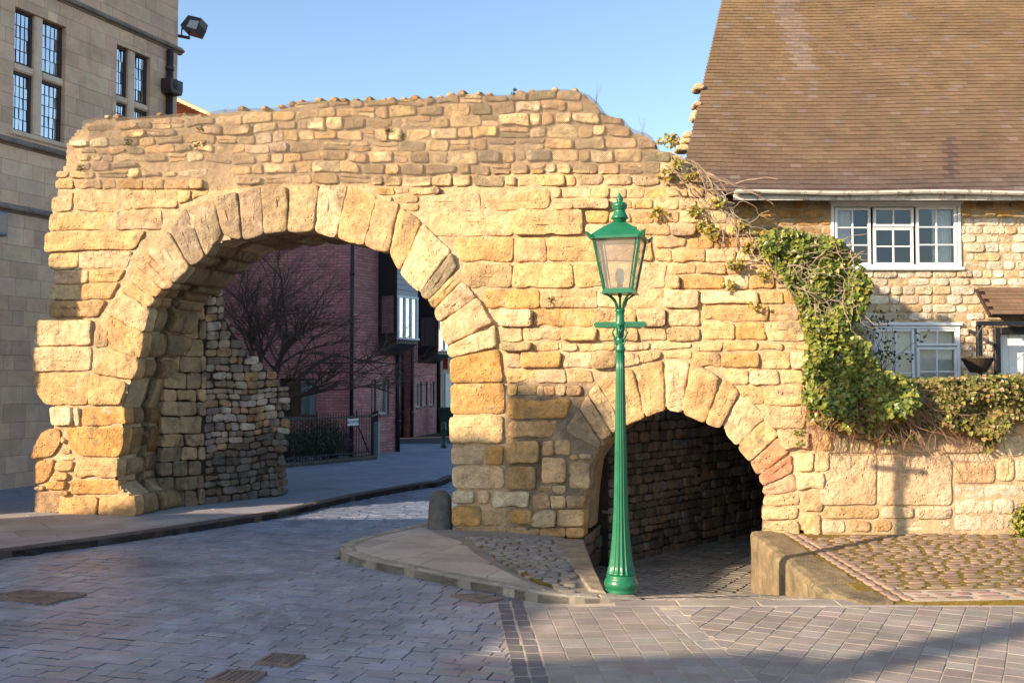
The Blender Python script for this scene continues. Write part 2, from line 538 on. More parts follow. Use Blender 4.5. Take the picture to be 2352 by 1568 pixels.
def xy(x, y, z): q = hitz(x, y, z); return (q.x, q.y)
xs = [-700, .7, 7.5, 700]; ys = [-500, 9.62, 22, 1500]
gv = []; gf = []
for i in range(3):
    for j in range(3):
        z = -1.2 if (i, j) == (1, 1) else -.06
        k = len(gv)
        gv += [(xs[i], ys[j], z), (xs[i + 1], ys[j], z), (xs[i + 1], ys[j + 1], z), (xs[i], ys[j + 1], z)]
        gf.append((k, k + 1, k + 2, k + 3))
        if (i, j) == (1, 1):
            gv += [(q[0], q[1], -.06) for q in gv[k:k + 4]]
            gf += [(k + a, k + (a + 1) % 4, k + 4 + (a + 1) % 4, k + 4 + a) for a in range(4)]
ground = obj('ground', gv, gf, M_EARTH); ground['kind'] = 'structure'

def slab(poly, zb, zf, bev=.008):
    if poly_area(poly) < 0: poly = poly[::-1]
    n = len(poly); inn = offset_poly(poly, bev)
    g = zf if callable(zf) else (lambda x, y: zf)
    v = [(x, y, zb) for x, y in poly] + [(x, y, g(x, y) - bev) for x, y in poly] + [(x, y, g(x, y)) for x, y in inn]
    f = []
    for k in (0, n):
        for i in range(n):
            j = (i + 1) % n
            f.append((k + i, k + j, k + n + j, k + n + i))
    if n <= 4: f.append(tuple(range(2 * n, 3 * n)))
    else:
        for t in tessellate_polygon([[Vector((x, y, 0)) for x, y in inn]]): f.append(tuple(2 * n + i for i in t))
    return v, f

# --- island pavement with its kerb
def zi(x, y): return .10 if x < .2 else max(.018, .10 - (x - .2) * .075)
isl_px = [(978, 1199), (913, 1213), (865, 1223), (833, 1231), (797, 1243), (779, 1254), (785, 1266), (843, 1283), (945, 1303), (1068, 1328), (1176, 1347), (1233, 1358), (1320, 1367), (1401, 1372), (1473, 1373)]
isl_out = [xy(x, y, .10 if x < 1250 else .10 - (x - 1250) / 223 * .08) for x, y in isl_px]
isl_back = [xy(1450, 1362, .02), xy(1385, 1362, .03), (.915, 12.86)] + [tuple((AF.to3(*AF.px(q, 1230), -.05))[:2]) for q in (1200, 1036, 985)]
isl_poly = isl_out + isl_back
v, f = slab(isl_poly, -1.25, lambda x, y: zi(x, y) - .008)
island = obj('island_pavement', v, f, M_FLAG, None, (.27, .235, .185)); island['kind'] = 'structure'
cum = [0]
for a, b in zip(isl_out, isl_out[1:]): cum.append(cum[-1] + math.hypot(b[0] - a[0], b[1] - a[1]))
def along(line, cumul, s):
    for i in range(len(line) - 1):
        if s <= cumul[i + 1] or i == len(line) - 2:
            t = (s - cumul[i]) / max(1e-6, cumul[i + 1] - cumul[i])
            a, b = line[i], line[i + 1]
            d = Vector((b[0] - a[0], b[1] - a[1])).normalized()
            return Vector((a[0] + (b[0] - a[0]) * t, a[1] + (b[1] - a[1]) * t)), d
def kerb_run(line, zf, width, parent, zb, inward, step=.85, tint=(.30, .265, .205), start=0.0, end=None, nose=.02):
    cu = [0]
    for a, b in zip(line, line[1:]): cu.append(cu[-1] + math.hypot(b[0] - a[0], b[1] - a[1]))
    end = cu[-1] if end is None else end
    s = start
    while s < end - .05:
        e = min(end, s + step * random.uniform(.8, 1.15))
        if end - e < .25: e = end
        m = max(2, int((e - s) / .14))
        po, pi = [], []
        for k in range(m + 1):
            p, d = along(line, cu, s + .004 + (e - s - .008) * k / m)
            nn = Vector((-d.y, d.x)) * inward
            po.append((p.x, p.y)); pi.append((p.x + nn.x * width, p.y + nn.y * width))
        v, f = slab(po + pi[::-1], zb, zf, nose)
        obj('kerb_stone', v, f, M_KERB, parent, vary(tint, .12), False)
        s = e
kerb_run(isl_out, zi, .15, island, -.5, 1, tint=(.36, .32, .24))
flag_px = [(1036, 1226), (978, 1201), (913, 1215), (833, 1233), (785, 1254), (792, 1266), (843, 1281), (945, 1301), (1068, 1326), (1176, 1345), (1300, 1361), (1235, 1330), (1180, 1303), (1120, 1268), (1085, 1240)]
flag_poly = [xy(x, y, .10) for x, y in flag_px]
if poly_area(flag_poly) < 0: flag_poly = flag_poly[::-1]
flag_poly = offset_poly(flag_poly, .15)
def flags(parent, poly, zf, ang, wa, wb, tint, zb=-.05, origin=(0, 0), gap=.005, P=None, rng=14):
    c, s = math.cos(ang), math.sin(ang)
    jb = -rng
    row = 0
    while jb < rng:
        hb = wb * random.uniform(.85, 1.2)
        a = -rng + random.uniform(0, wa)
        while a < rng:
            la = wa * random.uniform(.7, 1.35)
            cell = [(a + gap, jb + gap), (a + la - gap, jb + gap), (a + la - gap, jb + hb - gap), (a + gap, jb + hb - gap)]
            cell = [(origin[0] + p * c - q * s, origin[1] + p * s + q * c) for p, q in cell]
            cl = clip_convex(poly, cell)
            if len(cl) >= 3 and abs(poly_area(cl)) > .02:
                cl = [p for i, p in enumerate(cl) if math.hypot(p[0] - cl[i - 1][0], p[1] - cl[i - 1][1]) > .012]
                if len(cl) >= 3:
                    dz = random.uniform(-.003, .003)
                    v, f = slab(cl, zb, (lambda x, y: zf(x, y) + dz), .004)
                    P.add(v, f, vary(tint, .13, .03))
            a += la
        jb += hb
P = Pieces()
flags(island, flag_poly, zi, rad(-22), .75, .5, (.41, .345, .275), P=P, origin=(0, 10.5), rng=5)
P.flush('flagstone', 'flagstones', M_FLAG, island)
# coping slabs beside the passage
cop_in = [(.75, 9.75), (.70, 10.4), (.62, 11.2), (.56, 12.0), (.52, 12.82)]
cop_out = [(.905, 9.72), (.90, 10.4), (.885, 11.2), (.895, 12.0), (.915, 12.85)]
for i in range(4):
    v, f = slab([cop_in[i], cop_out[i], cop_out[i + 1], cop_in[i + 1]], -.3, lambda x, y: zi(x, y) + .012, .018)
    obj('coping_slab', v, f, M_KERB, island, vary((.29, .235, .165), .12))
# small cobble patch at the foot of the pier
def cobbles(P, fr, poly, wa, wb, tint, rowang=0, zf=None, gap=.012, flat=.012, res=.05, keep=None, proud=.0):
    aa = [p[0] for p in poly]; bb = [p[1] for p in poly]
    b = min(bb)
    while b < max(bb):
        h = wb * random.uniform(.8, 1.2)
        a = min(aa) - random.uniform(0, wa)
        while a < max(aa):
            l = wa * random.uniform(.65, 1.4)
            if inside((a + l / 2, b + h / 2), poly):
                k = min(.3 * h, .03)
                dy = random.uniform(-.012, .012)
                q = [(a, b + k + dy), (a + k, b + dy), (a + l - k, b + dy), (a + l, b + k + dy), (a + l, b + h - k + dy), (a + l - k, b + h + dy), (a + k, b + h + dy), (a, b + h - k + dy)]
                v, f = make_stone(fr, q, depth=.06, gap=gap, edge=flat, rough=.003, res=res, rnd=1, wob=.006, rings=(.28, .7), proud=proud + random.uniform(-.005, .005))
                P.add(v, f, vary(tint, .2, .06))
            a += l
        b += h
IF = Frame((0, 10, .10), (1, 0, -.03), (0, 1, 0), (0.03, 0, 1))
patch = [IF.px(x, y) for x, y in ((1074, 1228), (1180, 1303), (1240, 1334), (1308, 1355), (1312, 1330), (1296, 1236), (1200, 1230))]
P = Pieces()
cobbles(P, IF, patch, .14, .08, (.255, .22, .18), gap=.008, flat=.007)
P.flush('cobble', 'cobbles', M_FLAG, island, smooth=True)
v, f = slab([(a, b + 10) for a, b in patch], .02, lambda x, y: zi(x, y) - .012)
obj('cobble_bedding', v, f, M_MOSS, island)

# --- left pavement
kl = [(-420, 1329), (0, 1262), (250, 1231), (430, 1205), (588, 1181), (643, 1173), (808, 1136), (963, 1109), (1008, 1104), (1035, 1093)]
kerb_l = [xy(x, y, .11) for x, y in kl]
kerb_l = [(-12.5, 4.0)] + kerb_l[1:] + [(.6, 26.0), (2.4, 33.0), (5.5, 45.0)]
pav_poly = kerb_l + [(3.0, 60.0), (-30, 60), (-30, 4.0)]
v, f = slab(pav_poly, -.2, .088)
pave = obj('left_pavement', v, f, M_JOINT); pave['kind'] = 'structure'
kerb_run(kerb_l, lambda x, y: .11, .14, pave, -.2, 1, step=1.0, tint=(.115, .085, .07), start=2.5, end=26)
pp = pav_poly[:]
if poly_area(pp) < 0: pp = pp[::-1]
inner = offset_poly(pp, .15)
P = Pieces()
near = clip_convex(inner, [(-10.5, 9), (3, 9), (3, 31), (-10.5, 31)])
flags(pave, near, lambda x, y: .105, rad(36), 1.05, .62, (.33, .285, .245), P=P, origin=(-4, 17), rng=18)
P.l = [(q[0], q[1], q[2], mixc(q[3], (.23, .26, .31), min(1, max(0, (q[1][0][1] - 14.5) / 3))), q[4]) for q in P.l]  # bluer beyond the arch: the blue shade there put into the flags
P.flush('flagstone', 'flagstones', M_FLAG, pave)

# --- right kerb wall and raised cobbles
def zc(x, y): return .03 + (y - 9.4) / 2.9 * .20 + .02 * (x - 3.4)
raised = [(3.2, 12.4), (3.36, 9.85), (3.46, 9.40), (10, 9.40), (16, 9.6), (16, 13.5), (6.5, 12.75)]
v, f = slab(raised, -1.25, lambda x, y: zc(x, y) - .012)
raised_o = obj('raised_cobbles', v, f, M_MOSS); raised_o['kind'] = 'structure'
CF = Frame((0, 9.4, -.038), (1, 0, .02), (0, 2.9, .20), (-.02, -.069, 1))
vl = math.hypot(2.9, .2) / 2.9
P = Pieces()
cobbles(P, CF, [(3.68, .42), (9, .42), (9, 3.1), (6.5, 3.05), (3.42, 2.62)], .19, .092, (.225, .162, .112), gap=.024, flat=.007)
cobbles(P, CF, [(3.75, .06), (9, .06), (9, .40), (3.7, .40)], .25, .1, (.26, .18, .14), gap=.028, flat=.006)
for r in (0, 1):                                             # two courses of setts edging the kerb
    y = 9.45
    while y < 12.2:
        l = random.uniform(.14, .2)
        x0 = 3.56 + r * .115 - (y - 9.45) * .085
        fr2 = Frame((x0, y, zc(x0, y)), (1, 0, 0), (-.085, 1, .069), (0, -.069, 1))
        v, f = make_stone(fr2, [(0, 0), (.105, 0), (.105, l), (0, l)], depth=.06, gap=.007, edge=.012, rough=.003, res=.05, rnd=1, wob=.004, rings=(.28, .7), proud=.004)
        P.add(v, f, vary((.28, .195, .15), .15))
        y += l
P.flush('cobble', 'cobbles', M_FLAG, raised_o, smooth=True)
v, f = slab([(3.72, 9.42), (10, 9.42), (10, 9.80), (3.70, 9.80)], -.02, lambda x, y: zc(x, y) - .010)
obj('mortar_strip', v, f, M_SANDJOINT, raised_o)
kw = thing('kerb_wall', (3.1, 10.8, -.3), 'low weathered sandstone kerb wall between sunken passage and mossy cobbles', 'kerb')
inn = [(2.93, 12.42), (2.94, 11.4), (3.0, 10.1), (3.06, 9.75), (3.24, 9.38)]
out = [(3.30, 12.30), (3.33, 11.4), (3.45, 10.1), (3.48, 9.75), (3.54, 9.385)]
KZ = lambda x, y: zc(x, y) + .005
def long_block(name, p_in, p_out, zt, mat, parent, tint, zb=-.75, seg=14, nz=.032):
    """a stone running between two edge lines, with a worn top edge"""
    rows = []
    for k in range(seg + 1):
        t = k / seg
        a = Vector(p_in[0]).lerp(Vector(p_in[1]), t); b = Vector(p_out[0]).lerp(Vector(p_out[1]), t)
        wdt = (b - a)
        prof = [(0.0, zb), (0.0, zt(a.x, a.y) - .22), (0.0, zt(a.x, a.y) - .06), (.05, zt(a.x, a.y) - .015), (.2, zt(a.x, a.y)), (.6, zt(a.x, a.y)), (1.0, zt(b.x, b.y) - .004), (1.0, zb)]
        r = []
        for (s, z) in prof:
            p = a + wdt * s
            nn = noise.noise((p.x * 4, p.y * 4, z * 4)) * nz + noise.noise((p.x * 11, p.y * 11, z * 11)) * nz * .5
            r.append((p.x + nn, p.y + (nn * .6 if 0 < k < seg else 0), z + (nn * .5 if z > zb else 0)))
        rows.append(r)
    m = len(rows[0]); v = [q for r in rows for q in r]; f = []
    for i in range(seg):
        for j in range(m - 1):
            f.append((i * m + j, i * m + j + 1, (i + 1) * m + j + 1, (i + 1) * m + j))
    f.append(tuple(range(m - 1, -1, -1))); f.append(tuple(range(seg * m, seg * m + m)))
    return obj(name, v, [tuple(reversed(q)) for q in f], mat, parent, tint)
for i in range(4):
    g = .006
    a0, a1 = Vector(inn[i]), Vector(inn[i + 1]); b0, b1 = Vector(out[i]), Vector(out[i + 1])
    long_block('kerb_block', (a0.lerp(a1, g), a0.lerp(a1, 1 - g)), (b0.lerp(b1, g), b0.lerp(b1, 1 - g)), KZ if i != 2 else (lambda x, y: KZ(x, y) - .02), M_KERB, kw, vary((.215, .165, .095), .08))

# --- passage floor (ramp down, then level)
RF_ = Frame((0, 9.66, .0), (1, 0, 0), (0, 2.64, -.5), (0, .186, 1))
pf = obj('passage_floor', [(.6, 9.6, -.03), (3.4, 9.6, -.03), (3.4, 12.3, -.54), (.6, 12.3, -.54), (.6, 22, -.54), (9, 22, -.54), (9, 12.3, -.54)], [(0, 1, 2, 3), (3, 6, 5, 4)], M_SANDJOINT)
pf['kind'] = 'structure'
P = Pieces()
def block(P, fr, a0, a1, b0, b1, tint, zt=0.0, depth=.05, bev=.009):
    j = lambda: random.uniform(-.005, .005)
    q = [(a0 + j(), b0 + j()), (a1 + j(), b0 + j()), (a1 + j(), b1 + j()), (a0 + j(), b1 + j())]
    t = [random.uniform(-.004, .004) for _ in range(4)]
    v = [fr.to3(a, b, zt - depth) for a, b in q] + [fr.to3(a, b, zt - bev + t[i] * .6) for i, (a, b) in enumerate(q)]
    q2 = offset_poly(q, bev)
    v += [fr.to3(a, b, zt + t[i]) for i, (a, b) in enumerate(q2)]
    f = [(8, 9, 10, 11)]
    for k in (0, 4):
        for i in range(4): f.append((k + i, k + (i + 1) % 4, k + 4 + (i + 1) % 4, k + 4 + i))
    P.add(v, f, tint)
b = .0
while b < 2.6:
    a = .86
    while a < 3.05:
        block(P, RF_, a, a + .19, b, b + .20, vary((.27, .235, .19), .15)); a += .205
    b += .215
FL = Frame((1.0, 12.3, -.5), (math.cos(rad(-30)), math.sin(rad(-30)), 0), (math.sin(rad(30)), math.cos(rad(30)), 0), (0, 0, 1))
for ia in range(-14, 22):
    for ib in range(-12, 40):
        a, b = ia * .21 + random.uniform(-.01, .01), ib * .125 + (.06 if ia % 2 else 0)
        q = FL.to3(a, b)
        if q.y > 12.34 and .8 < q.x < 8 and q.y < 19.5 and q.x < 3.3 + max(0, (q.y - 12.5)) * .9 and q.x > .95 + max(0, q.y - 14.2) * .75 - .3:
            block(P, FL, a, a + .2, b, b + .115, vary((.22, .195, .155), .2))
P.flush('paving_block', 'paving_blocks', M_BLOCK, pf)

# --- road of setts and the block paving on the right
road = obj('road', [(-14, 3, -.009), (8, 3, -.009), (8, 9.6, -.009), (.75, 9.6, -.009), (.75, 13.0, -.009), (.6, 60, -.009), (-14, 60, -.009)], [(0, 1, 2, 3, 4, 5, 6)], M_JOINT)
road['kind'] = 'structure'
Q0, Q1 = Vector(xy(1203, 1380, 0)), Vector(xy(1265, 1568, 0))
S0, S1 = Vector(xy(1520, 1385, 0)), Vector(xy(1722, 1568, 0))
def xon(A, B, y): return A.x + (B.x - A.x) * (y - A.y) / (B.y - A.y)
covers = [[xy(*p, 0) for p in q] for q in (
    ((-40, 1372), (57, 1357), (200, 1367), (105, 1389)),
    ((585, 1525), (625, 1503), (702, 1508), (664, 1531)),
    ((470, 1568), (522, 1541), (614, 1547), (575, 1575)),
    ((1036, 1369), (1100, 1365), (1158, 1377), (1110, 1387)))]
def in_cover(p): return any(inside(p, offset_poly(c if poly_area(c) > 0 else c[::-1], .07)) for c in covers)
isl_test = offset_poly(isl_poly if poly_area(isl_poly) > 0 else isl_poly[::-1], .07)
pav_test = offset_poly(pp, .07)
RD = Frame((-2, 9, 0), UA, (math.sin(ALPHA), math.cos(ALPHA), 0), (0, 0, 1))
P = Pieces()
b = -5.5
while b < 15.5:
    h = random.uniform(.125, .165)
    a = -9 + random.uniform(0, .2)
    while a < 9:
        l = random.uniform(.15, .29)
        e_ = RD.to3(a + l, b + h / 2)
        xe = xon(Q0, Q1, e_.y) - .262
        if e_.x > xe:
            l -= (e_.x - xe) / math.cos(ALPHA)
            if l < .05: break
        c = RD.to3(a + l / 2, b + h / 2)
        if c.y > 4.6 and c.y < 24 and c.x < xon(Q0, Q1, c.y) - .262 and not inside(c, isl_test) and not inside(c, pav_test) and not in_cover(c) and abs(c.x) < c.y * .6 + 1.2:
            wob = .018 * noise.noise((c.x * .5, c.y * .5, 2))
            block(P, RD, a + .004, a + l - .004, b + .0085 + wob, b + h - .0085 + wob, vary(mixc(mixc((.235, .238, .27), (.285, .27, .275), random.random()), (.15, .18, .25), min(1, max(0, (c.y - 11) / 5))), .14, .04), bev=.004, zt=random.uniform(-.003, .003) + .006 * noise.noise((c.x * .35, c.y * .35, 5)))  # darker and bluer towards the arch, its shade put into the setts
        a += l
    b += h
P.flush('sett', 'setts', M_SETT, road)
pr = obj('block_paving', [(xon(Q0, Q1, 3) - .3, 3, -.0040), (14, 3, -.0040), (14, 9.6, -.0040), (xon(Q0, Q1, 9.6) - .3, 9.6, -.0040)], [(0, 1, 2, 3)], M_SANDJOINT)
pr['kind'] = 'structure'
P = Pieces()
dQ = (Q0 - Q1).normalized()
QF = Frame((Q1.x, Q1.y, 0), (dQ.y, -dQ.x, 0), (dQ.x, dQ.y, 0), (0, 0, 1))
for r in (0, 1):
    b = -1.5
    while b < 4:
        l = random.uniform(.17, .24)
        block(P, QF, -.25 + r * .127, -.25 + r * .127 + .118, b + .004, b + l, vary((.165, .145, .14), .14)); b += l + .008
tint_b = (.315, .28, .24)
dl = Vector((-.0613, 1)).normalized()
LG = Frame((Q1.x, Q1.y, 0), (dl.y, -dl.x, 0), (dl.x, dl.y, 0), (0, 0, 1))
dr = Vector((.5365, 1)).normalized()
RG = Frame((S1.x, S1.y, 0), (dr.y, -dr.x, 0), (dr.x, dr.y, 0), (0, 0, 1))
isl2 = offset_poly(isl_poly if poly_area(isl_poly) > 0 else isl_poly[::-1], .02)
def front_ok(c): return c.y < 9.30
def line_at(A, B, off): return [(xon(A, B, y) + off, y) for y in (4.6, 9.345)]
q0_, q1_ = line_at(Q0, Q1, .004); s0_, s1_ = line_at(S0, S1, -.088); t0_, t1_ = line_at(S0, S1, .088)
REG = ([q0_, s0_, s1_, q1_], [t0_, (8.5, 4.6), (8.5, 9.345), t1_])
for fr, side in ((LG, 0), (RG, 1)):
    for ia in range(-30, 40):
        b = -4 + random.uniform(-.1, .1)
        while b < 7.5:
            l = random.choice((.20, .22, .25, .17)) * random.uniform(.95, 1.05)
            wdt = .183
            a = ia * (wdt + .010)
            j = lambda: random.uniform(-.003, .003)
            cell = [fr.to3(a + j(), b + .004 + j()), fr.to3(a + wdt + j(), b + .004 + j()), fr.to3(a + wdt + j(), b + l + j()), fr.to3(a + j(), b + l + j())]
            c = sum(cell, Vector()) / 4
            b += l + .006
            if inside(c, isl2): continue
            cl = clip_convex([(q.x, q.y) for q in cell], REG[side])
            if len(cl) < 3 or abs(poly_area(cl)) < .004: continue
            cl = [p for i, p in enumerate(cl) if math.hypot(p[0] - cl[i - 1][0], p[1] - cl[i - 1][1]) > .012]
            if len(cl) < 3: continue
            v, f = slab(cl, -.05, random.uniform(-.001, .002), .002)
            P.add(v, f, vary(mixc(tint_b, (.25, .20, .165), random.random() * .6), .10))
dS = (S0 - S1).normalized()
SF = Frame((S1.x, S1.y, 0), (dS.y, -dS.x, 0), (dS.x, dS.y, 0), (0, 0, 1))
b = -1.5
while b < 2.6:
    l = random.uniform(.2, .3)
    if front_ok(SF.to3(0, b + l)):
        block(P, SF, -.082, .082, b, b + l, vary(tint_b, .1))
    b += l + .014
a = .95
while a < 9:
    l = random.uniform(.5, .8)
    block(P, GF, a, a + l - .01, 9.36, 9.60 if a < 3.2 else 9.385, vary((.29, .255, .21), .08), zt=.004)
    a += l
P.flush('paving_block', 'paving_blocks', M_BLOCK, pr)

# --- covers in the road
def cover(poly, label, kind):
    c = sum((Vector(p) for p in poly), Vector((0, 0))) / 4
    t = thing('manhole_cover' if kind != 'grate' else 'gully_grating', (c.x, c.y, 0), label, 'manhole cover' if kind != 'grate' else 'drain grate')
    if poly_area(poly) < 0: poly = poly[::-1]
    inn = offset_poly(poly, .03)
    mb = MB()
    for i in range(4):
        j = (i + 1) % 4
        mb.add([(*poly[i], -.03), (*poly[j], -.03), (*poly[j], .006), (*poly[i], .006), (*inn[i], -.03), (*inn[j], -.03), (*inn[j], .006), (*inn[i], .006)], [(0, 1, 2, 3), (3, 2, 6, 7), (7, 6, 5, 4)])
    mb.obj('rim', M_IRON, t)
    A, B, C, D = [Vector(p) for p in inn]
    q = lambda s, r: (A.lerp(B, s)).lerp(D.lerp(C, s), r)
    if kind == 'grate':
        obj('pit', [(*p, -.05) for p in inn], [(0, 1, 2, 3)], M_BLACK, t)
        for k in range(9):
            s = (k + .3) / 9.2
            for (r0, r1) in ((.03, .48), (.52, .97)):
                c0, c1, c2, c3 = q(s, r0), q(s + .055, r0), q(s + .055, r1), q(s, r1)
                v, f = slab([(p.x, p.y) for p in (c0, c1, c2, c3)], -.04, .004, .003)
                obj('bar', v, f, M_IRON, t)
    else:
        v, f = slab([(p.x, p.y) for p in (q(.02, .02), q(.98, .02), q(.98, .98), q(.02, .98))], -.03, 0.0, .004)
        obj('plate', v, f, M_IRON, t)
        if kind == 'round':
            for k in range(4):
                ro = .48 - k * .10
                mb = MB(); N = 40
                pts = []
                for i in range(N):
                    an = 2 * math.pi * i / N
                    p, p2 = q(.5 + ro * math.cos(an), .5 + ro * math.sin(an)), q(.5 + (ro - .05) * math.cos(an), .5 + (ro - .05) * math.sin(an))
                    pts += [(p.x, p.y, 0), (p.x, p.y, .006), (p2.x, p2.y, .006), (p2.x, p2.y, 0)]
                fc = []
                for i in range(N):
                    j = (i + 1) % N
                    for e in range(3): fc.append((i * 4 + e, j * 4 + e, j * 4 + e + 1, i * 4 + e + 1))
                mb.add(pts, fc); mb.obj('raised_ring', M_IRON, t)
        else:
            for k in range(8):
                for l in range(5):
                    s, r = .06 + k * .115, .08 + l * .175
                    v, f = slab([(p.x, p.y) for p in (q(s, r), q(s + .07, r), q(s + .07, r + .11), q(s, r + .11))], -.002, .006, .002)
                    obj('tread', v, f, M_IRON, t)
    t.location.z = .014                                  # the frame sits a little proud of the setts
cover(covers[0], 'rusty manhole cover with concentric rings in the shaded setts', 'round')
cover(covers[1], 'rectangular iron cover with raised treads, the nearer to the gateway of a pair', 'rect')
cover(covers[2], 'rectangular iron cover with raised treads, the farther from the gateway of a pair', 'rect')
cover(covers[3], 'rusty slotted gully grating beside the island kerb', 'grate')

# ------------------------------------------------------------------ the Roman gateway
SIL = [(78, 1186), (80, 1130), (72, 1057), (78, 1030), (98, 990), (116, 980), (115, 935), (107, 930), (88, 909), (77, 884), (73, 821), (76, 796), (80, 735), (120, 733), (116, 722), (110, 708), (114, 680), (120, 642), (110, 590), (104, 572), (100, 547), (108, 517), (112, 490), (114, 470), (128, 452), (128, 436), (125, 425), (130, 402), (138, 388), (144, 372), (145, 332), (152, 318), (170, 295), (195, 277), (214, 270), (250, 267), (325, 266), (400, 260), (475, 258), (510, 250), (588, 246), (630, 247), (683, 231), (725, 229), (788, 229), (870, 227), (923, 225), (1013, 221), (1053, 214), (1108, 214), (1176, 217), (1208, 209), (1246, 204), (1301, 203), (1331, 207), (1356, 217), (1376, 234), (1384, 252), (1408, 267), (1433, 269), (1443, 284), (1460, 297), (1491, 304), (1511, 327), (1520, 345), (1546, 340), (1576, 357), (1611, 383), (1638, 422), (1658, 444), (1673, 466), (1701, 502), (1738, 532), (1764, 546), (1830, 562), (1900, 580), (1925, 640), (1925, 780), (1925, 1000), (1905, 1110), (1885, 1225)]
TOPSIL = [p for p in SIL if p[1] < 1000 and p[0] >= 130]
TOPSIL = [(130, 402), (138, 388), (144, 372), (145, 332)] + [p for p in SIL[31:77]]
def sil_y(x):
    return interp([(144, 340)] + [p for p in SIL[31:77]], x)
SM_IN = [(1748, 1226), (1748, 1176), (1751, 1124), (1743, 1101), (1726, 1079), (1708, 1049), (1691, 1026), (1666, 1006), (1653, 984), (1623, 974), (1606, 971), (1568, 954), (1533, 941), (1508, 952), (1483, 960), (1448, 974), (1412, 994), (1383, 1034), (1361, 1071), (1351, 1134), (1343, 1238)]
MA_IN = [(1036, 1226), (1038, 1121), (1033, 1009), (1034, 951), (1033, 879), (1030, 822), (1013, 762), (996, 714), (973, 690), (938, 654), (918, 630), (895, 585), (855, 582), (835, 564), (773, 547), (723, 535), (658, 532), (588, 542), (525, 557), (472, 580), (437, 612), (402, 652), (375, 668), (348, 700), (330, 760), (318, 824), (307, 871), (285, 937), (288, 991), (276, 1051), (273, 1104), (312, 1140), (315, 1186)]
outline_px = SIL + SM_IN + MA_IN
def A2(p): return AF.px(p[0], p[1])
outline = [A2(p) for p in outline_px]
if poly_area(outline) < 0: outline = outline[::-1]
core2 = offset_poly(outline, .05)
GATE_D = 1.35
gate = thing('stone_gateway', AF.to3(*A2((1036, 1226)), -.6), 'ruined golden sandstone gateway with a large and a small round arch', 'gateway')
for c0_, c1_ in ((-.455, -.06), (-GATE_D, -.672)):
    v, f = prism(AF, core2, c0_, c1_); obj('mortar_core', v, f, M_MORTAR, gate)
# uneven mortar face
aa = [p[0] for p in core2]; bb = [p[1] for p in core2]
st = .045
na, nb = int((max(aa) - min(aa)) / st) + 1, int((max(bb) - min(bb)) / st) + 1
idx = {}; mv = []; mf = []
mface = offset_poly(outline, .03)
ok = {}
for i in range(na + 1):
    for j in range(nb + 1):
        ok[i, j] = inside((min(aa) + i * st, min(bb) + j * st), mface)
def mvert(i, j):
    if (i, j) not in idx:
        a, b = min(aa) + i * st, min(bb) + j * st
        idx[i, j] = len(mv)
        up = min(1, max(0, (b - 4.3) / .5))
        mv.append(AF.to3(a + random.uniform(-.01, .01), b + random.uniform(-.01, .01), -.018 + .003 * up - .035 * max(0, noise.noise((a * 2.6, b * 2.6, 6)) - .25) + .016 * noise.noise((a * 4, b * 4, 1)) + .008 * noise.noise((a * 14, b * 14, 4))))
    return idx[i, j]
for i in range(na):
    for j in range(nb):
        if ok[i, j] and ok[i + 1, j] and ok[i, j + 1] and ok[i + 1, j + 1]:
            mf.append((mvert(i, j), mvert(i + 1, j), mvert(i + 1, j + 1), mvert(i, j + 1)))
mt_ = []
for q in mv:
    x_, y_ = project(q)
    dz_ = min(1, max(0, (x_ - 1150) / 30)) * min(1, max(0, (1420 - x_) / 60)) * min(1, max(0, (y_ - 850) / 50))  # dirty mortar, darkened further to deepen the broad shadow on the pier
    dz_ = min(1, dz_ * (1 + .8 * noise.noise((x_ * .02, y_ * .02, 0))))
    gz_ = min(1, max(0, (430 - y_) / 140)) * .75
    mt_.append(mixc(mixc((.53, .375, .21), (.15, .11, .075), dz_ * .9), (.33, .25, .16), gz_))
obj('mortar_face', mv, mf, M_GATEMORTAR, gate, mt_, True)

GOLD = (.60, .375, .170); PALE = (.66, .47, .26); OCHRE = (.55, .295, .095); TAN = (.49, .335, .180); GREYT = (.275, .215, .14); DIRTY = (.215, .14, .075); CREAM = (.66, .53, .33)
def stone_tint(y=600, x=600, up=False):
    r = random.random()
    if up:
        c = PALE if r < .28 else GOLD if r < .40 else TAN if r < .58 else GREYT if r < .82 else (.36, .27, .17) if r < .9 else CREAM
    else:
        c = GOLD if r < .45 else PALE if r < .75 else OCHRE if r < .87 else TAN
    return vary(mixc(c, GOLD, random.random() * .4), .12, .05)
GP = Pieces()
def st_px(poly, tint=None, name='stone', **kw):
    q = [A2(p) for p in poly]
    xs_ = [p[0] for p in q]; ys_ = [p[1] for p in q]
    small = min(max(xs_) - min(xs_), max(ys_) - min(ys_))
    kw.setdefault('res', .06 if small > .25 else .045)
    kw.setdefault('edge', .010 + .014 * random.random()); kw.setdefault('gap', .003); kw.setdefault('soft', .02)
    kw.setdefault('proud', random.uniform(-.006, .022) if random.random() > .12 else random.uniform(.035, .085))
    kw.setdefault('rough', .019 if small > .2 else .0115)
    kw.setdefault('tilt', (random.uniform(-.03, .03), random.uniform(-.06, .06)))
    if small < .1: kw['edge'] = .009; kw['gap'] = .003
    v, f = make_stone(AF, q, **kw)
    GP.add(v, f, tint or stone_tint(), name)
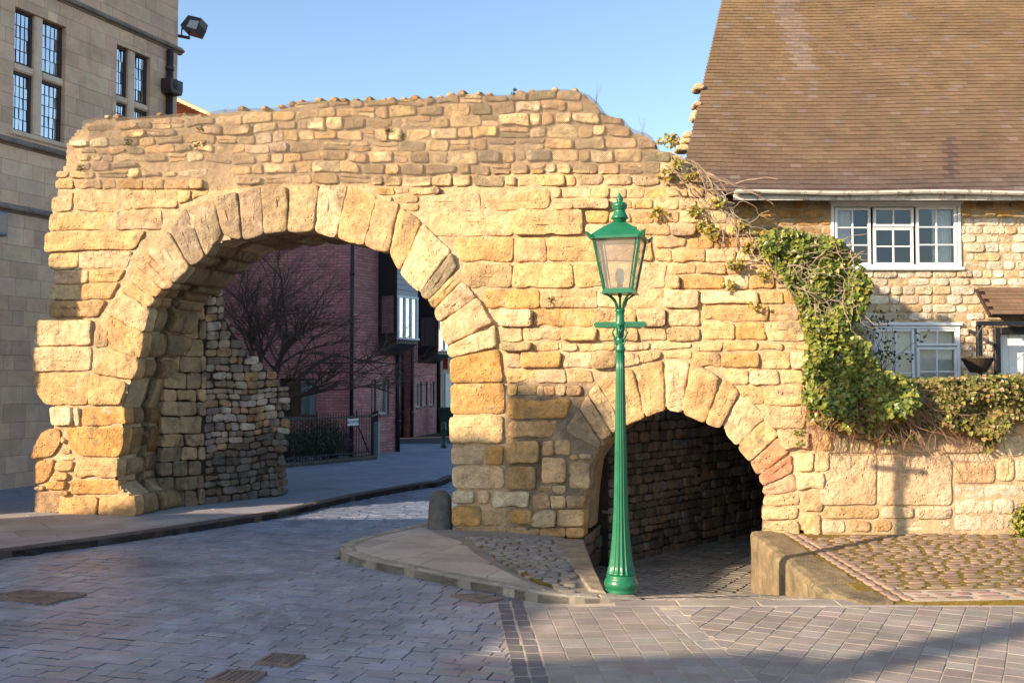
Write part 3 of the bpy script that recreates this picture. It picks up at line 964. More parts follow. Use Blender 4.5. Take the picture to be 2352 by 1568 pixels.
def row(top, bot, xs_, tints=None, slant=3, endL=0, endR=0, **kw):
    """a course: top / bottom lines [(x,y)..], joint positions xs_ (photo px)"""
    T = top if isinstance(top, list) else [(0, top), (3000, top)]
    B = bot if isinstance(bot, list) else [(0, bot), (3000, bot)]
    for i in range(len(xs_) - 1):
        x0, x1 = xs_[i], xs_[i + 1]
        s0 = endL if i == 0 else random.uniform(-slant, slant); s1 = endR if i == len(xs_) - 2 else random.uniform(-slant, slant)
        xm = (x0 + x1) / 2
        jt, jb = random.uniform(-2.0, 2.0), random.uniform(-2.0, 2.0)
        wv_ = lambda x_, y_: y_ + 3.2 * noise.noise((x_ * .02, round(y_ / 9) * 3.1, 5))
        poly = [(x0 - s0, wv_(x0, interp(B, x0))), (xm, wv_(xm, interp(B, xm)) + jb), (x1 - s1, wv_(x1, interp(B, x1))), (x1 + s1, wv_(x1, interp(T, x1))), (xm, wv_(xm, interp(T, xm)) + jt), (x0 + s0, wv_(x0, interp(T, x0)))]
        st_px(poly, tints(xm) if callable(tints) else None, **kw)
def splits(x0, x1, mean, var=.4):
    out = [x0]
    while out[-1] < x1 - mean * .7:
        out.append(out[-1] + mean * random.uniform(1 - var, 1 + var))
    if x1 - out[-1] < mean * .45 and len(out) > 1: out[-1] = x1
    else: out.append(x1)
    return out

# voussoirs of the large arch: joints (outer, inner)
VJ = [((213, 857), (307, 874)), ((250, 799), (318, 824)), ((243, 720), (331, 764)), ((275, 667), (347, 708)), ((297, 644), (356, 685)), ((312, 609), (376, 667)), ((337, 577), (403, 653)), ((385, 529), (438, 612)), ((425, 474), (474, 592)), ((490, 454), (512, 538)), ((545, 440), (560, 552)), ((600, 427), (607, 540)), ((665, 424), (660, 533)), ((735, 424), (724, 533)), ((798, 425), (773, 547)), ((865, 450), (838, 564)), ((918, 465), (893, 580)), ((970, 510), (917, 626)), ((1038, 577), (963, 672)), ((1053, 612), (985, 690)), ((1063, 645), (998, 712)), ((1098, 682), (1010, 742)), ((1138, 742), (1028, 795)), ((1143, 797), (1031, 822))]
VT = [GOLD, GOLD, PALE, GOLD, GOLD, mixc(GOLD, GREYT, .4), mixc(PALE, GREYT, .6), mixc(TAN, GREYT, .85), mixc(TAN, GREYT, .9), mixc(TAN, GREYT, .8), mixc(TAN, GREYT, .7), mixc(GOLD, GREYT, .7), mixc(PALE, GREYT, .5), PALE, mixc(OCHRE, PALE, .5), mixc(GOLD, TAN, .5), GOLD, PALE, mixc(TAN, GREYT, .85), GOLD, PALE, mixc(PALE, TAN, .4), PALE]
INTR = []          # stones that border the openings, for the deeper rings
for i in range(len(VJ) - 1):
    (o0, i0), (o1, i1) = VJ[i], VJ[i + 1]
    lo = random.uniform(-.03, .02)
    m = ((i0[0] + i1[0]) / 2, (i0[1] + i1[1]) / 2); mo = ((o0[0] + o1[0]) / 2, (o0[1] + o1[1]) / 2)
    k = 1 + random.uniform(.0, .06)
    m = (mo[0] + (m[0] - mo[0]) * k, mo[1] + (m[1] - mo[1]) * k)
    poly = [o0, i0, m, i1, o1, mo]
    st_px(poly, vary(VT[i], .06, .03), 'voussoir', depth=.20, sides=1, gap=.005, proud=random.uniform(.0, .045), rough=.024, edge=.022, res=.055, soft=.028, tilt=(random.uniform(-.05, .05), random.uniform(-.05, .05)))
    INTR.append((poly, VT[i]))
# small arch
KJ = [((1296, 989), (1379, 1036)), ((1331, 939), (1381, 1014)), ((1350, 905), (1407, 998)), ((1372, 878), (1433, 980)), ((1454, 844), (1482, 960)), ((1524, 826), (1530, 941)), ((1586, 832), (1567, 950)), ((1661, 866), (1618, 973)), ((1701, 901), (1655, 985)), ((1763, 958), (1692, 1027)), ((1790, 1000), (1720, 1062)), ((1818, 1040), (1738, 1092)), ((1822, 1084), (1750, 1118)), ((1834, 1128), (1750, 1140))]
PINK = (.52, .22, .13)
KT = [GREYT, TAN, TAN, GOLD, GOLD, PALE, GOLD, GOLD, PALE, GOLD, mixc(GOLD, PINK, .55), mixc(PINK, GOLD, .15), mixc(PALE, PINK, .45)]
for i in range(len(KJ) - 1):
    (o0, i0), (o1, i1) = KJ[i], KJ[i + 1]
    mo = ((o0[0] + o1[0]) / 2, (o0[1] + o1[1]) / 2 - 3); m = ((i0[0] + i1[0]) / 2, (i0[1] + i1[1]) / 2)
    poly = [o0, i0, m, i1, o1, mo]
    st_px(poly, vary(KT[i], .06, .03), 'voussoir', depth=.20, sides=1, gap=.005, proud=random.uniform(.0, .03), rough=.022, edge=.02, res=.055, soft=.026)
    INTR.append((poly, KT[i]))
# left pier and its outer courses
LP = [([(80, 734), (214, 734), (210, 793), (76, 795)], PALE), ([(76, 797), (211, 795), (209, 852), (75, 854)], PALE), ([(75, 856), (207, 856), (201, 929), (106, 931), (88, 909), (77, 884)], GOLD),
      ([(116, 934), (168, 934), (170, 976), (119, 977)], CREAM), ([(171, 936), (184, 935), (184, 978), (172, 978)], CREAM), ([(187, 934), (287, 934), (290, 977), (187, 978)], OCHRE),
      ([(116, 983), (138, 984), (140, 1020), (120, 1046), (73, 1057), (79, 1030), (97, 993)], mixc(OCHRE, TAN, .3)), ([(154, 981), (290, 981), (276, 1049), (185, 1047), (162, 1025)], OCHRE),
      ([(142, 1000), (156, 1008), (152, 1022), (140, 1020)], PALE), ([(142, 1028), (166, 1032), (164, 1044), (142, 1043)], GOLD), ([(135, 1047), (172, 1049), (172, 1056), (136, 1057)], CREAM),
      ([(128, 1059), (171, 1058), (168, 1081), (126, 1082)], GOLD), ([(175, 1051), (277, 1052), (272, 1096), (171, 1097)], mixc(GOLD, PALE, .4)), ([(80, 1058), (127, 1054), (120, 1090), (104, 1112), (80, 1113)], mixc(OCHRE, TAN, .4)),
      ([(124, 1085), (158, 1085), (155, 1102), (122, 1102)], GOLD), ([(163, 1102), (273, 1102), (273, 1134), (163, 1135)], OCHRE), ([(107, 1105), (155, 1105), (152, 1124), (107, 1124)], OCHRE), ([(80, 1116), (104, 1115), (104, 1126), (80, 1124)], TAN),
      ([(79, 1126), (136, 1128), (135, 1178), (79, 1178)], mixc(TAN, DIRTY, .4)), ([(139, 1142), (225, 1140), (225, 1185), (138, 1182)], mixc(OCHRE, GOLD, .5)), ([(228, 1140), (313, 1137), (316, 1186), (228, 1187)], mixc(TAN, OCHRE, .4)), ([(139, 1126), (160, 1126), (160, 1137), (139, 1138)], OCHRE),
      ([(217, 728), (243, 722), (249, 797), (215, 800)], TAN), ([(206, 861), (213, 858), (292, 877), (280, 930), (203, 930)], GOLD)]
for poly, t in LP:
    st_px(poly, vary(t, .06, .03), depth=.20, sides=1, proud=random.uniform(.0, .05))
    if max(p[0] for p in poly) > 270: INTR.append((poly, t))
row([(128, 452), (165, 440), (410, 435)], [(112, 487), (305, 482), (410, 479)], [116, 168, 305, 408])
row([(100, 490), (380, 481)], [(100, 531), (372, 527)], [111, 262, 372], endR=0)
row([(100, 534), (350, 528)], [(100, 580), (310, 573)], [102, 322], endR=14)
row([(100, 583), (306, 575)], [(100, 620), (306, 615)], [111, 181, 298], endR=7)
row([(100, 622), (290, 616)], [(100, 654), (290, 649)], [120, 203, 280], endR=9)
row([(100, 656), (280, 650)], [(100, 689), (280, 688)], [113, 187, 265], endR=10)
row([(100, 691), (250, 690)], [(100, 731), (250, 727)], [112, 235], endR=10)
row(412, 434, splits(127, 470, 55))
row([(405, 440), (480, 432)], [(405, 470), (480, 449)], [409, 440, 478])
# right pier
for poly, t in (([(1033, 824), (1148, 800), (1158, 878), (1034, 879)], OCHRE), ([(1034, 881), (1160, 879), (1158, 950), (1034, 951)], mixc(OCHRE, GOLD, .3)), ([(1030, 954), (1156, 952), (1157, 1017), (1034, 1018)], mixc(PALE, GOLD, .4)),
                ([(1035, 1021), (1109, 1021), (1109, 1067), (1035, 1067)], PALE), ([(1113, 1021), (1157, 1021), (1157, 1068), (1113, 1068)], OCHRE), ([(1036, 1070), (1158, 1070), (1158, 1122), (1037, 1122)], PALE),
                ([(1038, 1127), (1090, 1127), (1090, 1157), (1038, 1157)], CREAM), ([(1097, 1127), (1124, 1127), (1124, 1157), (1097, 1157)], PALE), ([(1130, 1127), (1216, 1128), (1214, 1164), (1130, 1166)], CREAM), ([(1037, 1161), (1105, 1161), (1106, 1208), (1037, 1208)], OCHRE), ([(1112, 1170), (1165, 1172), (1165, 1208), (1112, 1208)], TAN),
                ([(1037, 1211), (1165, 1211), (1165, 1232), (1037, 1230)], mixc(TAN, DIRTY, .5))):
    st_px(poly, vary(t, .06, .03), depth=.20, sides=1, proud=random.uniform(0, .03))
    if min(p[0] for p in poly) < 1045: INTR.append((poly, t))
DT = lambda x: vary(random.choice(((.50, .31, .13), GOLD, (.42, .26, .12), OCHRE, (.48, .34, .19), (.36, .225, .11))), .1)  # browner tints for the shaded stones, with bounced warmth in the colour
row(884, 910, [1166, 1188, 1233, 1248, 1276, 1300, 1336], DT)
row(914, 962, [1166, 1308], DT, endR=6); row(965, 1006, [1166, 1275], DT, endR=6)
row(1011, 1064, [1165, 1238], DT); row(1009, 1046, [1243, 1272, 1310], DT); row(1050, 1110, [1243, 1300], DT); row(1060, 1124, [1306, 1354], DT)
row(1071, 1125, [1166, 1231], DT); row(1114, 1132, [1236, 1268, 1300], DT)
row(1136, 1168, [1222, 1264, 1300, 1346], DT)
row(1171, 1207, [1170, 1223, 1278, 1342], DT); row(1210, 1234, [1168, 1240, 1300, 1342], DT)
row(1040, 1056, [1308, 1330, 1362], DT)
# courses to the right of the large arch
row(430, 447, splits(866, 1012, 38)); row(449, 466, splits(875, 962, 40)); row(467, 485, [922, 962])
row([(960, 450), (1300, 430)], [(960, 489), (1300, 479)], [965, 1104, 1264]); row(431, 455, [1268, 1290, 1358, 1400, 1440, 1480, 1530, 1580, 1618])
row(457, 481, [1268, 1318, 1400, 1452, 1500, 1560, 1600, 1650])
row([(975, 488), (1340, 483)], [(980, 542), (1340, 540)], [985, 1180, 1340]); row(484, 512, [1344, 1398, 1450, 1500, 1560, 1625, 1670]); row(514, 541, [1344, 1392, 1462, 1540, 1600, 1668, 1730])
row([(1040, 545), (1500, 541)], [(1040, 601), (1500, 600)], [1048, 1180, 1255, 1382, 1470, 1500], endL=-8); row(543, 571, [1503, 1580, 1640, 1700, 1760, 1820]); row(573, 602, [1503, 1543, 1620, 1690, 1750, 1830, 1900])
row(604, 662, [1070, 1177, 1318, 1394, 1455, 1532], endL=-6); row(604, 630, [1536, 1600, 1668, 1740, 1800, 1860, 1915]); row(632, 663, [1536, 1562, 1665, 1720, 1780, 1850, 1915])
row(664, 708, [1114, 1241, 1372, 1440, 1523, 1606]); row(668, 698, [1610, 1743, 1800, 1860, 1915]); row(700, 737, [1612, 1766, 1835, 1915])
row(710, 750, [1146, 1224, 1362, 1464, 1530, 1608]); row(740, 782, [1612, 1690, 1760, 1848, 1915])
row(752, 783, [1147, 1200, 1290, 1372, 1466, 1530, 1608])
row([(1147, 786), (1915, 786)], [(1147, 805), (1400, 806), (1600, 800), (1915, 804)], splits(1150, 1590, 70)); row(786, 806, [1594, 1660, 1740, 1800, 1860, 1915])
row(808, 846, [1160, 1196, 1290, 1360, 1420], endR=5); row(849, 880, [1163, 1230, 1300, 1362], endR=-4)
row([(1420, 809), (1520, 806)], [(1420, 846), (1460, 840), (1520, 823)], [1424, 1470, 1520]); row(804, 826, [1524, 1590])
row(808, 846, [1594, 1655, 1745, 1815, 1880, 1920], endL=-4); row(848, 884, [1668, 1720, 1790, 1850, 1915], endL=-6); row(886, 930, [1700, 1755, 1845, 1915], endL=-8)
row(932, 985, [1752, 1850, 1915], endL=-10); row(988, 1036, [1790, 1860, 1912], endL=-10); row(1038, 1082, [1826, 1870, 1905], endL=-2); row(1084, 1126, [1828, 1895])
for poly in ([(1751, 1143), (1836, 1131), (1838, 1160), (1751, 1163)], [(1749, 1166), (1836, 1164), (1830, 1192), (1749, 1194)], [(1749, 1196), (1835, 1195), (1838, 1232), (1748, 1232)]):
    t = mixc(PALE, OCHRE, random.random() * .6)
    st_px(poly, vary(t, .06), depth=.20, sides=1); INTR.append((poly, t))
row(1129, 1175, [1842, 1890]); row(1178, 1232, [1842, 1885])
# rubble above the courses
Tl = [(130, 272), (200, 268), (450, 250), (700, 224), (1000, 214), (1300, 202), (1700, 202)]
Bl = [(130, 410), (480, 408), (500, 426), (560, 425), (800, 422), (870, 428), (1000, 428), (1020, 429), (1700, 428)]
def bnd(k, n): return lambda x: interp(Bl, x) + (interp(Tl, x) - interp(Bl, x)) * k / n + (6.5 * noise.noise((x * .014, k * 7.3, 1)) if 0 < k < n else 0)
NR = 8
for k in range(NR):
    lo, hi = bnd(k, NR), bnd(k + 1, NR)
    for x0, x1 in zip(*(lambda s: (s, s[1:]))(splits(128 + k % 3 * 4, 1640, 50, .5))):
        h = lo((x0 + x1) / 2) - hi((x0 + x1) / 2)
        pts = [(x0 + 1, lo(x0) - 1), ((x0 + x1) / 2, lo((x0 + x1) / 2) - 1), (x1 - 1, lo(x1) - 1), (x1 - 1, hi(x1) + 1), ((x0 + x1) / 2, hi((x0 + x1) / 2) + 1), (x0 + 1, hi(x0) + 1)]
        j = lambda: random.uniform(-2.5, 2.5)
        q = [(x + j(), y + j()) for x, y in pts]
        q = [(x, max(y, sil_y(x) + 3)) for x, y in q]
        if min(p[1] for p in q[:3]) - max(p[1] for p in q[3:]) < 9: continue
        if any(not inside(p, SIL) for p in q[:3]) and x1 < 200: continue
        if random.random() < .10:                             # two thin stones instead of one
            for a_, b_ in ((0, .48), (.52, 1)):
                qq = [tuple(mixc(q[0], q[5], a_)), tuple(mixc(q[1], q[4], a_)), tuple(mixc(q[2], q[3], a_)), tuple(mixc(q[2], q[3], b_)), tuple(mixc(q[1], q[4], b_)), tuple(mixc(q[0], q[5], b_))]
                st_px(qq, stone_tint(up=True), depth=.2, gap=.009, wob=.014, proud=random.uniform(-.012, .012))
        else:
            st_px(q, stone_tint(up=True) if k < NR - 1 else vary(mixc((.36, .26, .15), GREYT, random.random()), .1), depth=.2, gap=.004, wob=.014, proud=random.uniform(.0, .034), big=1.5)
GP.flush('stone', 'small_stones', M_STONE, gate, smooth=True)
# knobbly capping stones along the top
KP = Pieces()
for dpt in (.0, -.3, -.6, -.9, -1.2):
    x = 230 + random.uniform(0, 20)
    while x < 1350:
        r = random.uniform(8, 14)
        y = sil_y(x)
        a, b = A2((x, y + 2)); rr = r / 175
        q = [(a + rr * math.cos(t) * random.uniform(.8, 1.25), b + rr * .8 * math.sin(t)) for t in [i * math.pi / 4 for i in range(8)]]
        if random.random() < (.8 if x > 590 else .35):
            v, f = make_stone(AF, q, depth=.26, gap=.002, edge=.06, rough=.015, res=.06, wob=.01, proud=dpt + random.uniform(-.02, .03), rings=(.3, .7))
            KP.add(v, f, vary(mixc(TAN, DIRTY, random.random()), .15))
        x += r * random.uniform(1.7, 3)
KP.flush('capping_stone', 'capping_stones', M_STONE, gate, limit=120, smooth=True)
# the deeper rings of stones lining both openings, with the dark groove between
IP = Pieces()
for poly, t in INTR:
    q0 = [A2(p) for p in poly]
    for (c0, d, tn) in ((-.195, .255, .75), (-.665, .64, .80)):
        q = [(a + random.uniform(-.012, .012), b + random.uniform(-.012, .012)) for a, b in q0]
        cuts = [0] if random.random() < .4 else [0, random.uniform(.25, .4)]
        for ci, c_ in enumerate(cuts):
            dd = (cuts[ci + 1] if ci + 1 < len(cuts) else d) - c_ - .012
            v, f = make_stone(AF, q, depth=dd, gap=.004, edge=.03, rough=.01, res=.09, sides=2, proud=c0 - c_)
            IP.add(v, f, vary(mixc(t, DIRTY, tn), .12))  # stain, deepened with the shade inside the arch
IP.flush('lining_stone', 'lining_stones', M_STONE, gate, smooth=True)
v, f = prism(AF, offset_poly(outline, .24), -.675, -.452)
obj('groove_back', v, f, M_DARKMORTAR, gate)  # near-black base puts the groove's deep shade into its colour

# netting pinned over the top of the wall
def net_material():
    m, n, b = new_mat('net')
    co = nd(n, 'ShaderNodeTexCoord').outputs['UV']
    sp = nd(n, 'ShaderNodeSeparateXYZ'); n.links.new(co, sp.inputs[0])
    def line(o):
        f = mathn(n, 'FRACT', mathn(n, 'MULTIPLY', o, 1.0 / .026))
        return mathn(n, 'LESS_THAN', f, .17)
    a = mathn(n, 'MAXIMUM', line(mathn(n, 'ADD', sp.outputs[0], sp.outputs[1])), line(mathn(n, 'SUBTRACT', sp.outputs[0], sp.outputs[1])))
    b.inputs['Base Color'].default_value = (.19, .14, .085, 1); b.inputs['Roughness'].default_value = .7
    n.links.new(a, b.inputs['Alpha'])
    return m
M_NET = net_material()
nv = []; nf = []; nuv = []
cols = list(range(196, 1511, 10)); NRW = 14
for x in cols:
    ytop = sil_y(x) + 5; ybot = interp([(150, 432), (480, 434), (600, 424), (1000, 418), (1080, 400), (1300, 388), (1450, 400), (1520, 410)], x)
    top3 = AF.to3(*A2((x, ytop)), -1.3); 
    for k in range(-4, NRW + 1):
        if k < 0:
            a, b = A2((x, ytop)); c = -1.2 * (-k) / 4; b += .0 + .012 * noise.noise((a * 3, c * 3, 0))
        else:
            a, b = A2((x, ytop + (ybot - ytop) * k / NRW)); c = .035 + .02 * noise.noise((a * 2.5, b * 2.5, 9)) + (.02 if k < 3 else 0)
        nv.append(AF.to3(a, b, c)); nuv.append((a, b - (c if k < 0 else 0)))
nr = NRW + 5
for i in range(len(cols) - 1):
    for k in range(nr - 1):
        nf.append((i * nr + k, i * nr + k + 1, (i + 1) * nr + k + 1, (i + 1) * nr + k))
net = obj('netting', nv, nf, M_NET, None, None, True)
ul = net.data.uv_layers.new(name='uv')
ul.data.foreach_set('uv', np.array([nuv[l.vertex_index] for l in net.data.loops], dtype=np.float32).ravel())
tag(net, 'fine brown protective netting draped over the top of the gateway wall', 'netting')

# stone guard post at the foot of the pier
gp = hitz(1010, 1222, .05)
mb = MB()
sc_ = 2300 / gp.y
prof = [(30 / sc_, -.1), (29 / sc_, .05), (28 / sc_, .2), (26.5 / sc_, .38), (25 / sc_, .47), (21 / sc_, .54), (14 / sc_, .585), (5 / sc_, .60)]
v, f = lathem((gp.x, gp.y + .1, 0), prof, 28)
v = [Vector(q) + Vector((noise.noise(Vector(q) * 5), noise.noise(Vector(q) * 5 + Vector((9, 0, 0))), 0)) * .018 for q in v]
o = obj('guard_stone', v, f, M_KERB, None, (.13, .12, .10), True)
tag(o, 'dark worn guard stone with rounded top against the foot of the gateway pier', 'guard stone')

# ------------------------------------------------------------------ ruined rubble wall behind the left pier
R0, R1 = hitz(385, 1165, .11), hitz(655, 1137, .11)
RW = Frame((R0.x, R0.y, 0), (R1.x - R0.x, R1.y - R0.y, 0))
ruin = thing('ruined_wall', ((R0.x + R1.x) / 2, (R0.y + R1.y) / 2 + .3, .09), 'crumbling dark rubble wall stepping down behind the large arch', 'ruined wall')
rtop_px = [(372, 560), (470, 610), (508, 668), (520, 722), (545, 765), (562, 797), (590, 832), (625, 850), (645, 885), (662, 908)]
rtop = [RW.px(*p) for p in rtop_px]
rright = [RW.px(*p) for p in ((660, 960), (652, 1010), (654, 1080), (652, 1137))]
rpoly = [(rtop[0][0], .0)] + rtop + rright + [(rright[-1][0], .0)]
v, f = prism(RW, offset_poly(rpoly[::-1], .05), -.9, -.035)
obj('rubble_core', v, f, M_DARKMORTAR, ruin)
P = Pieces()
def top_at(a): return interp(rtop, a)
a_split = RW.px(470, 900)[0]
z = .1
while z < 4.6:
    for zone in (0, 1):
        h = random.uniform(.19, .30) if zone == 0 else random.uniform(.10, .14)
        sub = [(z, z + h)] if zone == 0 else [(z, z + .1), (z + .1, z + .2)]
        if zone == 0: h0 = h
        for (b0, b1) in ([(z, z + h0)] if zone == 0 else [(z, z + h0 / 2), (z + h0 / 2, z + h0)]):
            a = (rtop[0][0] if zone == 0 else a_split) + random.uniform(0, .03)
            end = a_split if zone == 0 else rright[0][0]
            while a < end - .04:
                l = random.uniform(.2, .42) if zone == 0 else random.uniform(.11, .28)
                l = min(l, end - a) if zone == 0 else l
                am = a + l / 2
                if b1 < top_at(am) + .03 and a + l < end + .06 and l > .07:
                    zz = random.random()
                    if zone == 0:
                        t = vary(mixc((.52, .35, .18), (.27, .19, .12), zz), .15); pr_ = random.uniform(.02, .07)
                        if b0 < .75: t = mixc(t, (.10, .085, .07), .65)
                    else:
                        t = vary(random.choice(((.40, .31, .23), (.33, .24, .165), (.42, .26, .14), (.24, .19, .15), (.50, .41, .32))), .2); pr_ = random.uniform(-.02, .035)
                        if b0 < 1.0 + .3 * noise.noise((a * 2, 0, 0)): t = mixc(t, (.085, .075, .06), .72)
                    j = .012
                    jj = lambda: random.uniform(-j, j)
                    wp = lambda a_, b_: (a_, b_ + (.07 if zone else .03) * noise.noise((a_ * 1.3, b_ * .9, 8)))
                    q = [wp(a + jj(), b0 + jj()), wp(a + l + jj(), b0 + jj()), wp(a + l + jj(), b1 + jj()), wp(am, b1 + jj()), wp(a + jj(), b1 + jj())]
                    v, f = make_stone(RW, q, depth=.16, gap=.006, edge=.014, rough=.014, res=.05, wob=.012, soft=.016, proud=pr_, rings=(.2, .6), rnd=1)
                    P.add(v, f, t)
                a += l
    z += h0
# broken end and crest
for k in range(90):
    t = random.random()
    i = random.randrange(3, len(rtop) - 1)
    p = Vector(rtop[i]).lerp(Vector(rtop[i + 1]), random.random())
    c = random.uniform(-.85, .0)
    r = random.uniform(.05, .1)
    q = [(p.x + r * 1.2 * math.cos(u_) * random.uniform(.8, 1.2), p.y - .02 + r * .8 * math.sin(u_)) for u_ in [e * math.pi / 4 for e in range(8)]]
    v, f = make_stone(RW, q, depth=.2, gap=.002, edge=.04, rough=.015, res=.06, proud=c, rings=(.3, .7))
    P.add(v, f, vary((.22, .175, .13), .25))
ER = Frame(RW.to3(rright[1][0], 0, 0), -RW.n)
zz = .1
while zz < 1.75:
    h = random.uniform(.09, .14); a = .02
    while a < .9:
        l = random.uniform(.1, .22)
        v, f = make_stone(ER, [(a, zz), (a + l, zz), (a + l, zz + h), (a, zz + h)], depth=.14, gap=.008, edge=.025, rough=.01, res=.07, proud=random.uniform(-.01, .05), rings=(.2, .6), rnd=1)
        P.add(v, f, vary((.26, .21, .16), .25)); a += l
    zz += h
P.flush('stone', 'small_stones', M_RUBBLE, ruin, smooth=True)
# moss and rubble at its foot
# ------------------------------------------------------------------ walls of the sunken passage
pas = thing('passage_wall', (2.2, 15.2, -.55), 'dark rubble wall lining the passage beyond the small arch', 'wall')
def rubble_face(fr, a0, a1, b0, b1, parent, wa, wb, tints, mat, core_mat, P, core=True, hole=None, thick=.4, darkfn=None, capz=None):
    if core:
        v, f = boxm(fr, a0, a1, b0, b1, -thick, -.03); obj('mortar_core', v, f, core_mat, parent)
    b = b0
    while b < b1 - .04:
        h = min(wb * random.uniform(.75, 1.3), b1 - b)
        a = a0
        while a < a1 - .05:
            l = wa * random.uniform(.5, 1.5)
            if a1 - (a + l) < wa * .5: l = a1 - a
            if hole is None or not hole(a + l / 2, b + h / 2):
                t = vary(random.choice(tints), .2)
                if darkfn: t = darkfn(t, a + l / 2, b + h / 2)
                j = lambda: random.uniform(-.008, .008)
                v, f = make_stone(fr, [(a + j(), b + j()), (a + l + j(), b + j()), (a + l + j(), b + h + j()), (a + j(), b + h + j())], depth=.14, gap=.006, edge=.014, rough=.011, res=.06, wob=.012, soft=.016, proud=random.uniform(-.012, .025), rings=(.2, .6), rnd=1)
                P.add(v, f, t)
            a += l
        b += h
PT = ((.17, .135, .105), (.13, .105, .08), (.20, .165, .13), (.095, .085, .065), (.21, .15, .095))  # tints darkened to deepen the shade of the passage
P = Pieces()
PA = Vector((1.36, 14.0, 0)); PB = Vector((3.02, 15.95, 0)); PC = Vector((6.6, 20.2, 0))
rubble_face(Frame(PA, PB - PA), 0, (PB - PA).length, -.55, 2.6, pas, .2, .125, PT, M_RUBBLE, M_DARKMORTAR, P)
rubble_face(Frame(PB, PC - PB), 0, (PC - PB).length, -.55, 1.8, pas, .24, .14, PT, M_RUBBLE, M_DARKMORTAR, P)
LWF = Frame((.905, 9.6, 0), (0, 1, 0))
rubble_face(LWF, .0, 3.3, -.65, -.05, pas, .42, .2, PT, M_RUBBLE, M_DARKMORTAR, P)
j0 = AF.to3(*A2((1345, 1238)), 0)
JF = Frame((j0.x - .01, j0.y, 0), -NA)
rubble_face(JF, 0.02, 1.36, -.65, .06, pas, .4, .2, PT, M_RUBBLE, M_DARKMORTAR, P)
j1 = AF.to3(*A2((1748, 1230)), 0)
JR = Frame((j1.x + .02 - NA.x * 1.35, j1.y - NA.y * 1.35, 0), NA)
rubble_face(JR, 0, 1.33, -.65, .19, pas, .4, .2, PT, M_RUBBLE, M_DARKMORTAR, P)
QA = Vector((9.0, 20.2, 0)); QB = Vector((j1.x + .1 - NA.x * 1.4, j1.y - NA.y * 1.4, 0))
rubble_face(Frame(QA, QB - QA), 0, (QB - QA).length, -.55, 1.8, pas, .35, .2, PT, M_RUBBLE, M_DARKMORTAR, P)
rubble_face(Frame(PC, QA - PC), 0, (QA - PC).length, -.55, 1.8, pas, .4, .2, PT, M_RUBBLE, M_DARKMORTAR, P)
P.flush('stone', 'small_stones', M_RUBBLE, pas, smooth=True)
v, f = prism(GF, [(2.4, 15.75), (3.6, 15.1), (10, 20.0), (10, 21.2), (6.2, 21.2)], 1.76, 2.1)
obj('passage_roof', v, f, M_DARKMORTAR, pas)

# ------------------------------------------------------------------ garden retaining wall on the right
g0 = AF.to3(*A2((1880, 1225)), 0); 
GW = Frame((g0.x, g0.y, 0), (6.14 - g0.x, 11.98 - g0.y, 0))
gw = thing('garden_wall', (5.2, 12.6, .2), 'pale sandstone retaining wall below the ivy with the lamp shadow on it', 'wall')
v, f = boxm(GW, -.02, 8.0, -.1, 1.88, -.42, -.012)
obj('mortar_core', v, f, M_MORTAR, gw)
P = Pieces()
def gst(poly, t, **kw):
    q = [GW.px(*p) for p in poly]
    kw.setdefault('proud', random.uniform(-.01, .02)); kw.setdefault('rough', .008)
    v, f = make_stone(GW, q, depth=.2, edge=.012, gap=.004, soft=.02, res=.06, **kw); P.add(v, f, t)
def R(x0, x1, y0, y1): return [(x0, y1), (x1, y1), (x1, y0), (x0, y0)]
for x0, x1, y0, y1, t in ((1884, 2014, 1044, 1160, PALE), (2015, 2187, 1044, 1160, PALE), (2190, 2285, 1064, 1110, GOLD), (2155, 2285, 1043, 1061, CREAM), (1888, 1950, 1003, 1041, PALE), (1953, 2012, 1005, 1041, TAN), (2016, 2070, 1006, 1041, CREAM), (2073, 2150, 1000, 1040, PALE), (2154, 2260, 1000, 1040, TAN),
                       (2289, 2352, 1000, 1048, CREAM), (2289, 2330, 1051, 1105, PALE), (2333, 2400, 1051, 1105, CREAM), (2355, 2450, 1000, 1048, PALE), (2404, 2520, 1051, 1108, CREAM), (2454, 2600, 1002, 1048, PALE), (2524, 2640, 1051, 1108, TAN), (2604, 2900, 1004, 1048, CREAM), (2644, 2900, 1051, 1108, PALE), (1888, 2019, 1163, 1191, OCHRE), (2023, 2100, 1163, 1190, CREAM), (2102, 2187, 1163, 1192, CREAM), (1888, 1942, 1194, 1224, CREAM), (1945, 2002, 1194, 1222, OCHRE), (2005, 2050, 1193, 1221, OCHRE), (2053, 2187, 1194, 1221, CREAM)):
    gst(R(x0, x1, y0, y1), vary(mixc(t, (.5, .42, .29), .3), .06))
for y0, y1 in ((1113, 1144), (1145, 1180), (1181, 1219)):
    for x0, x1 in zip(*(lambda s: (s, s[1:]))(splits(2192, 2900, 78))):
        gst(R(x0, x1, y0, y1), vary((.60, .50, .36), .06), proud=random.uniform(-.012, .004))
for y0, y1 in ((880, 910), (912, 940), (942, 970), (972, 998)):
    for x0, x1 in zip(*(lambda s: (s, s[1:]))(splits(1890, 2900, 75))):
        gst(R(x0, x1, y0, y1), vary(random.choice((TAN, PALE, GOLD)), .1))
P.flush('stone', 'small_stones', M_STONE, gw, smooth=True)
terr = obj('garden_ground', *slab([(g0.x + .1, g0.y + .4), (10, 13.3), (30, 14), (30, 40), (4.5, 40), (4.5, 21.3), (10.2, 21.3), (10.2, 19.8), (4.6, 14.6)], -1.2, 1.05), M_EARTH); terr['kind'] = 'structure'

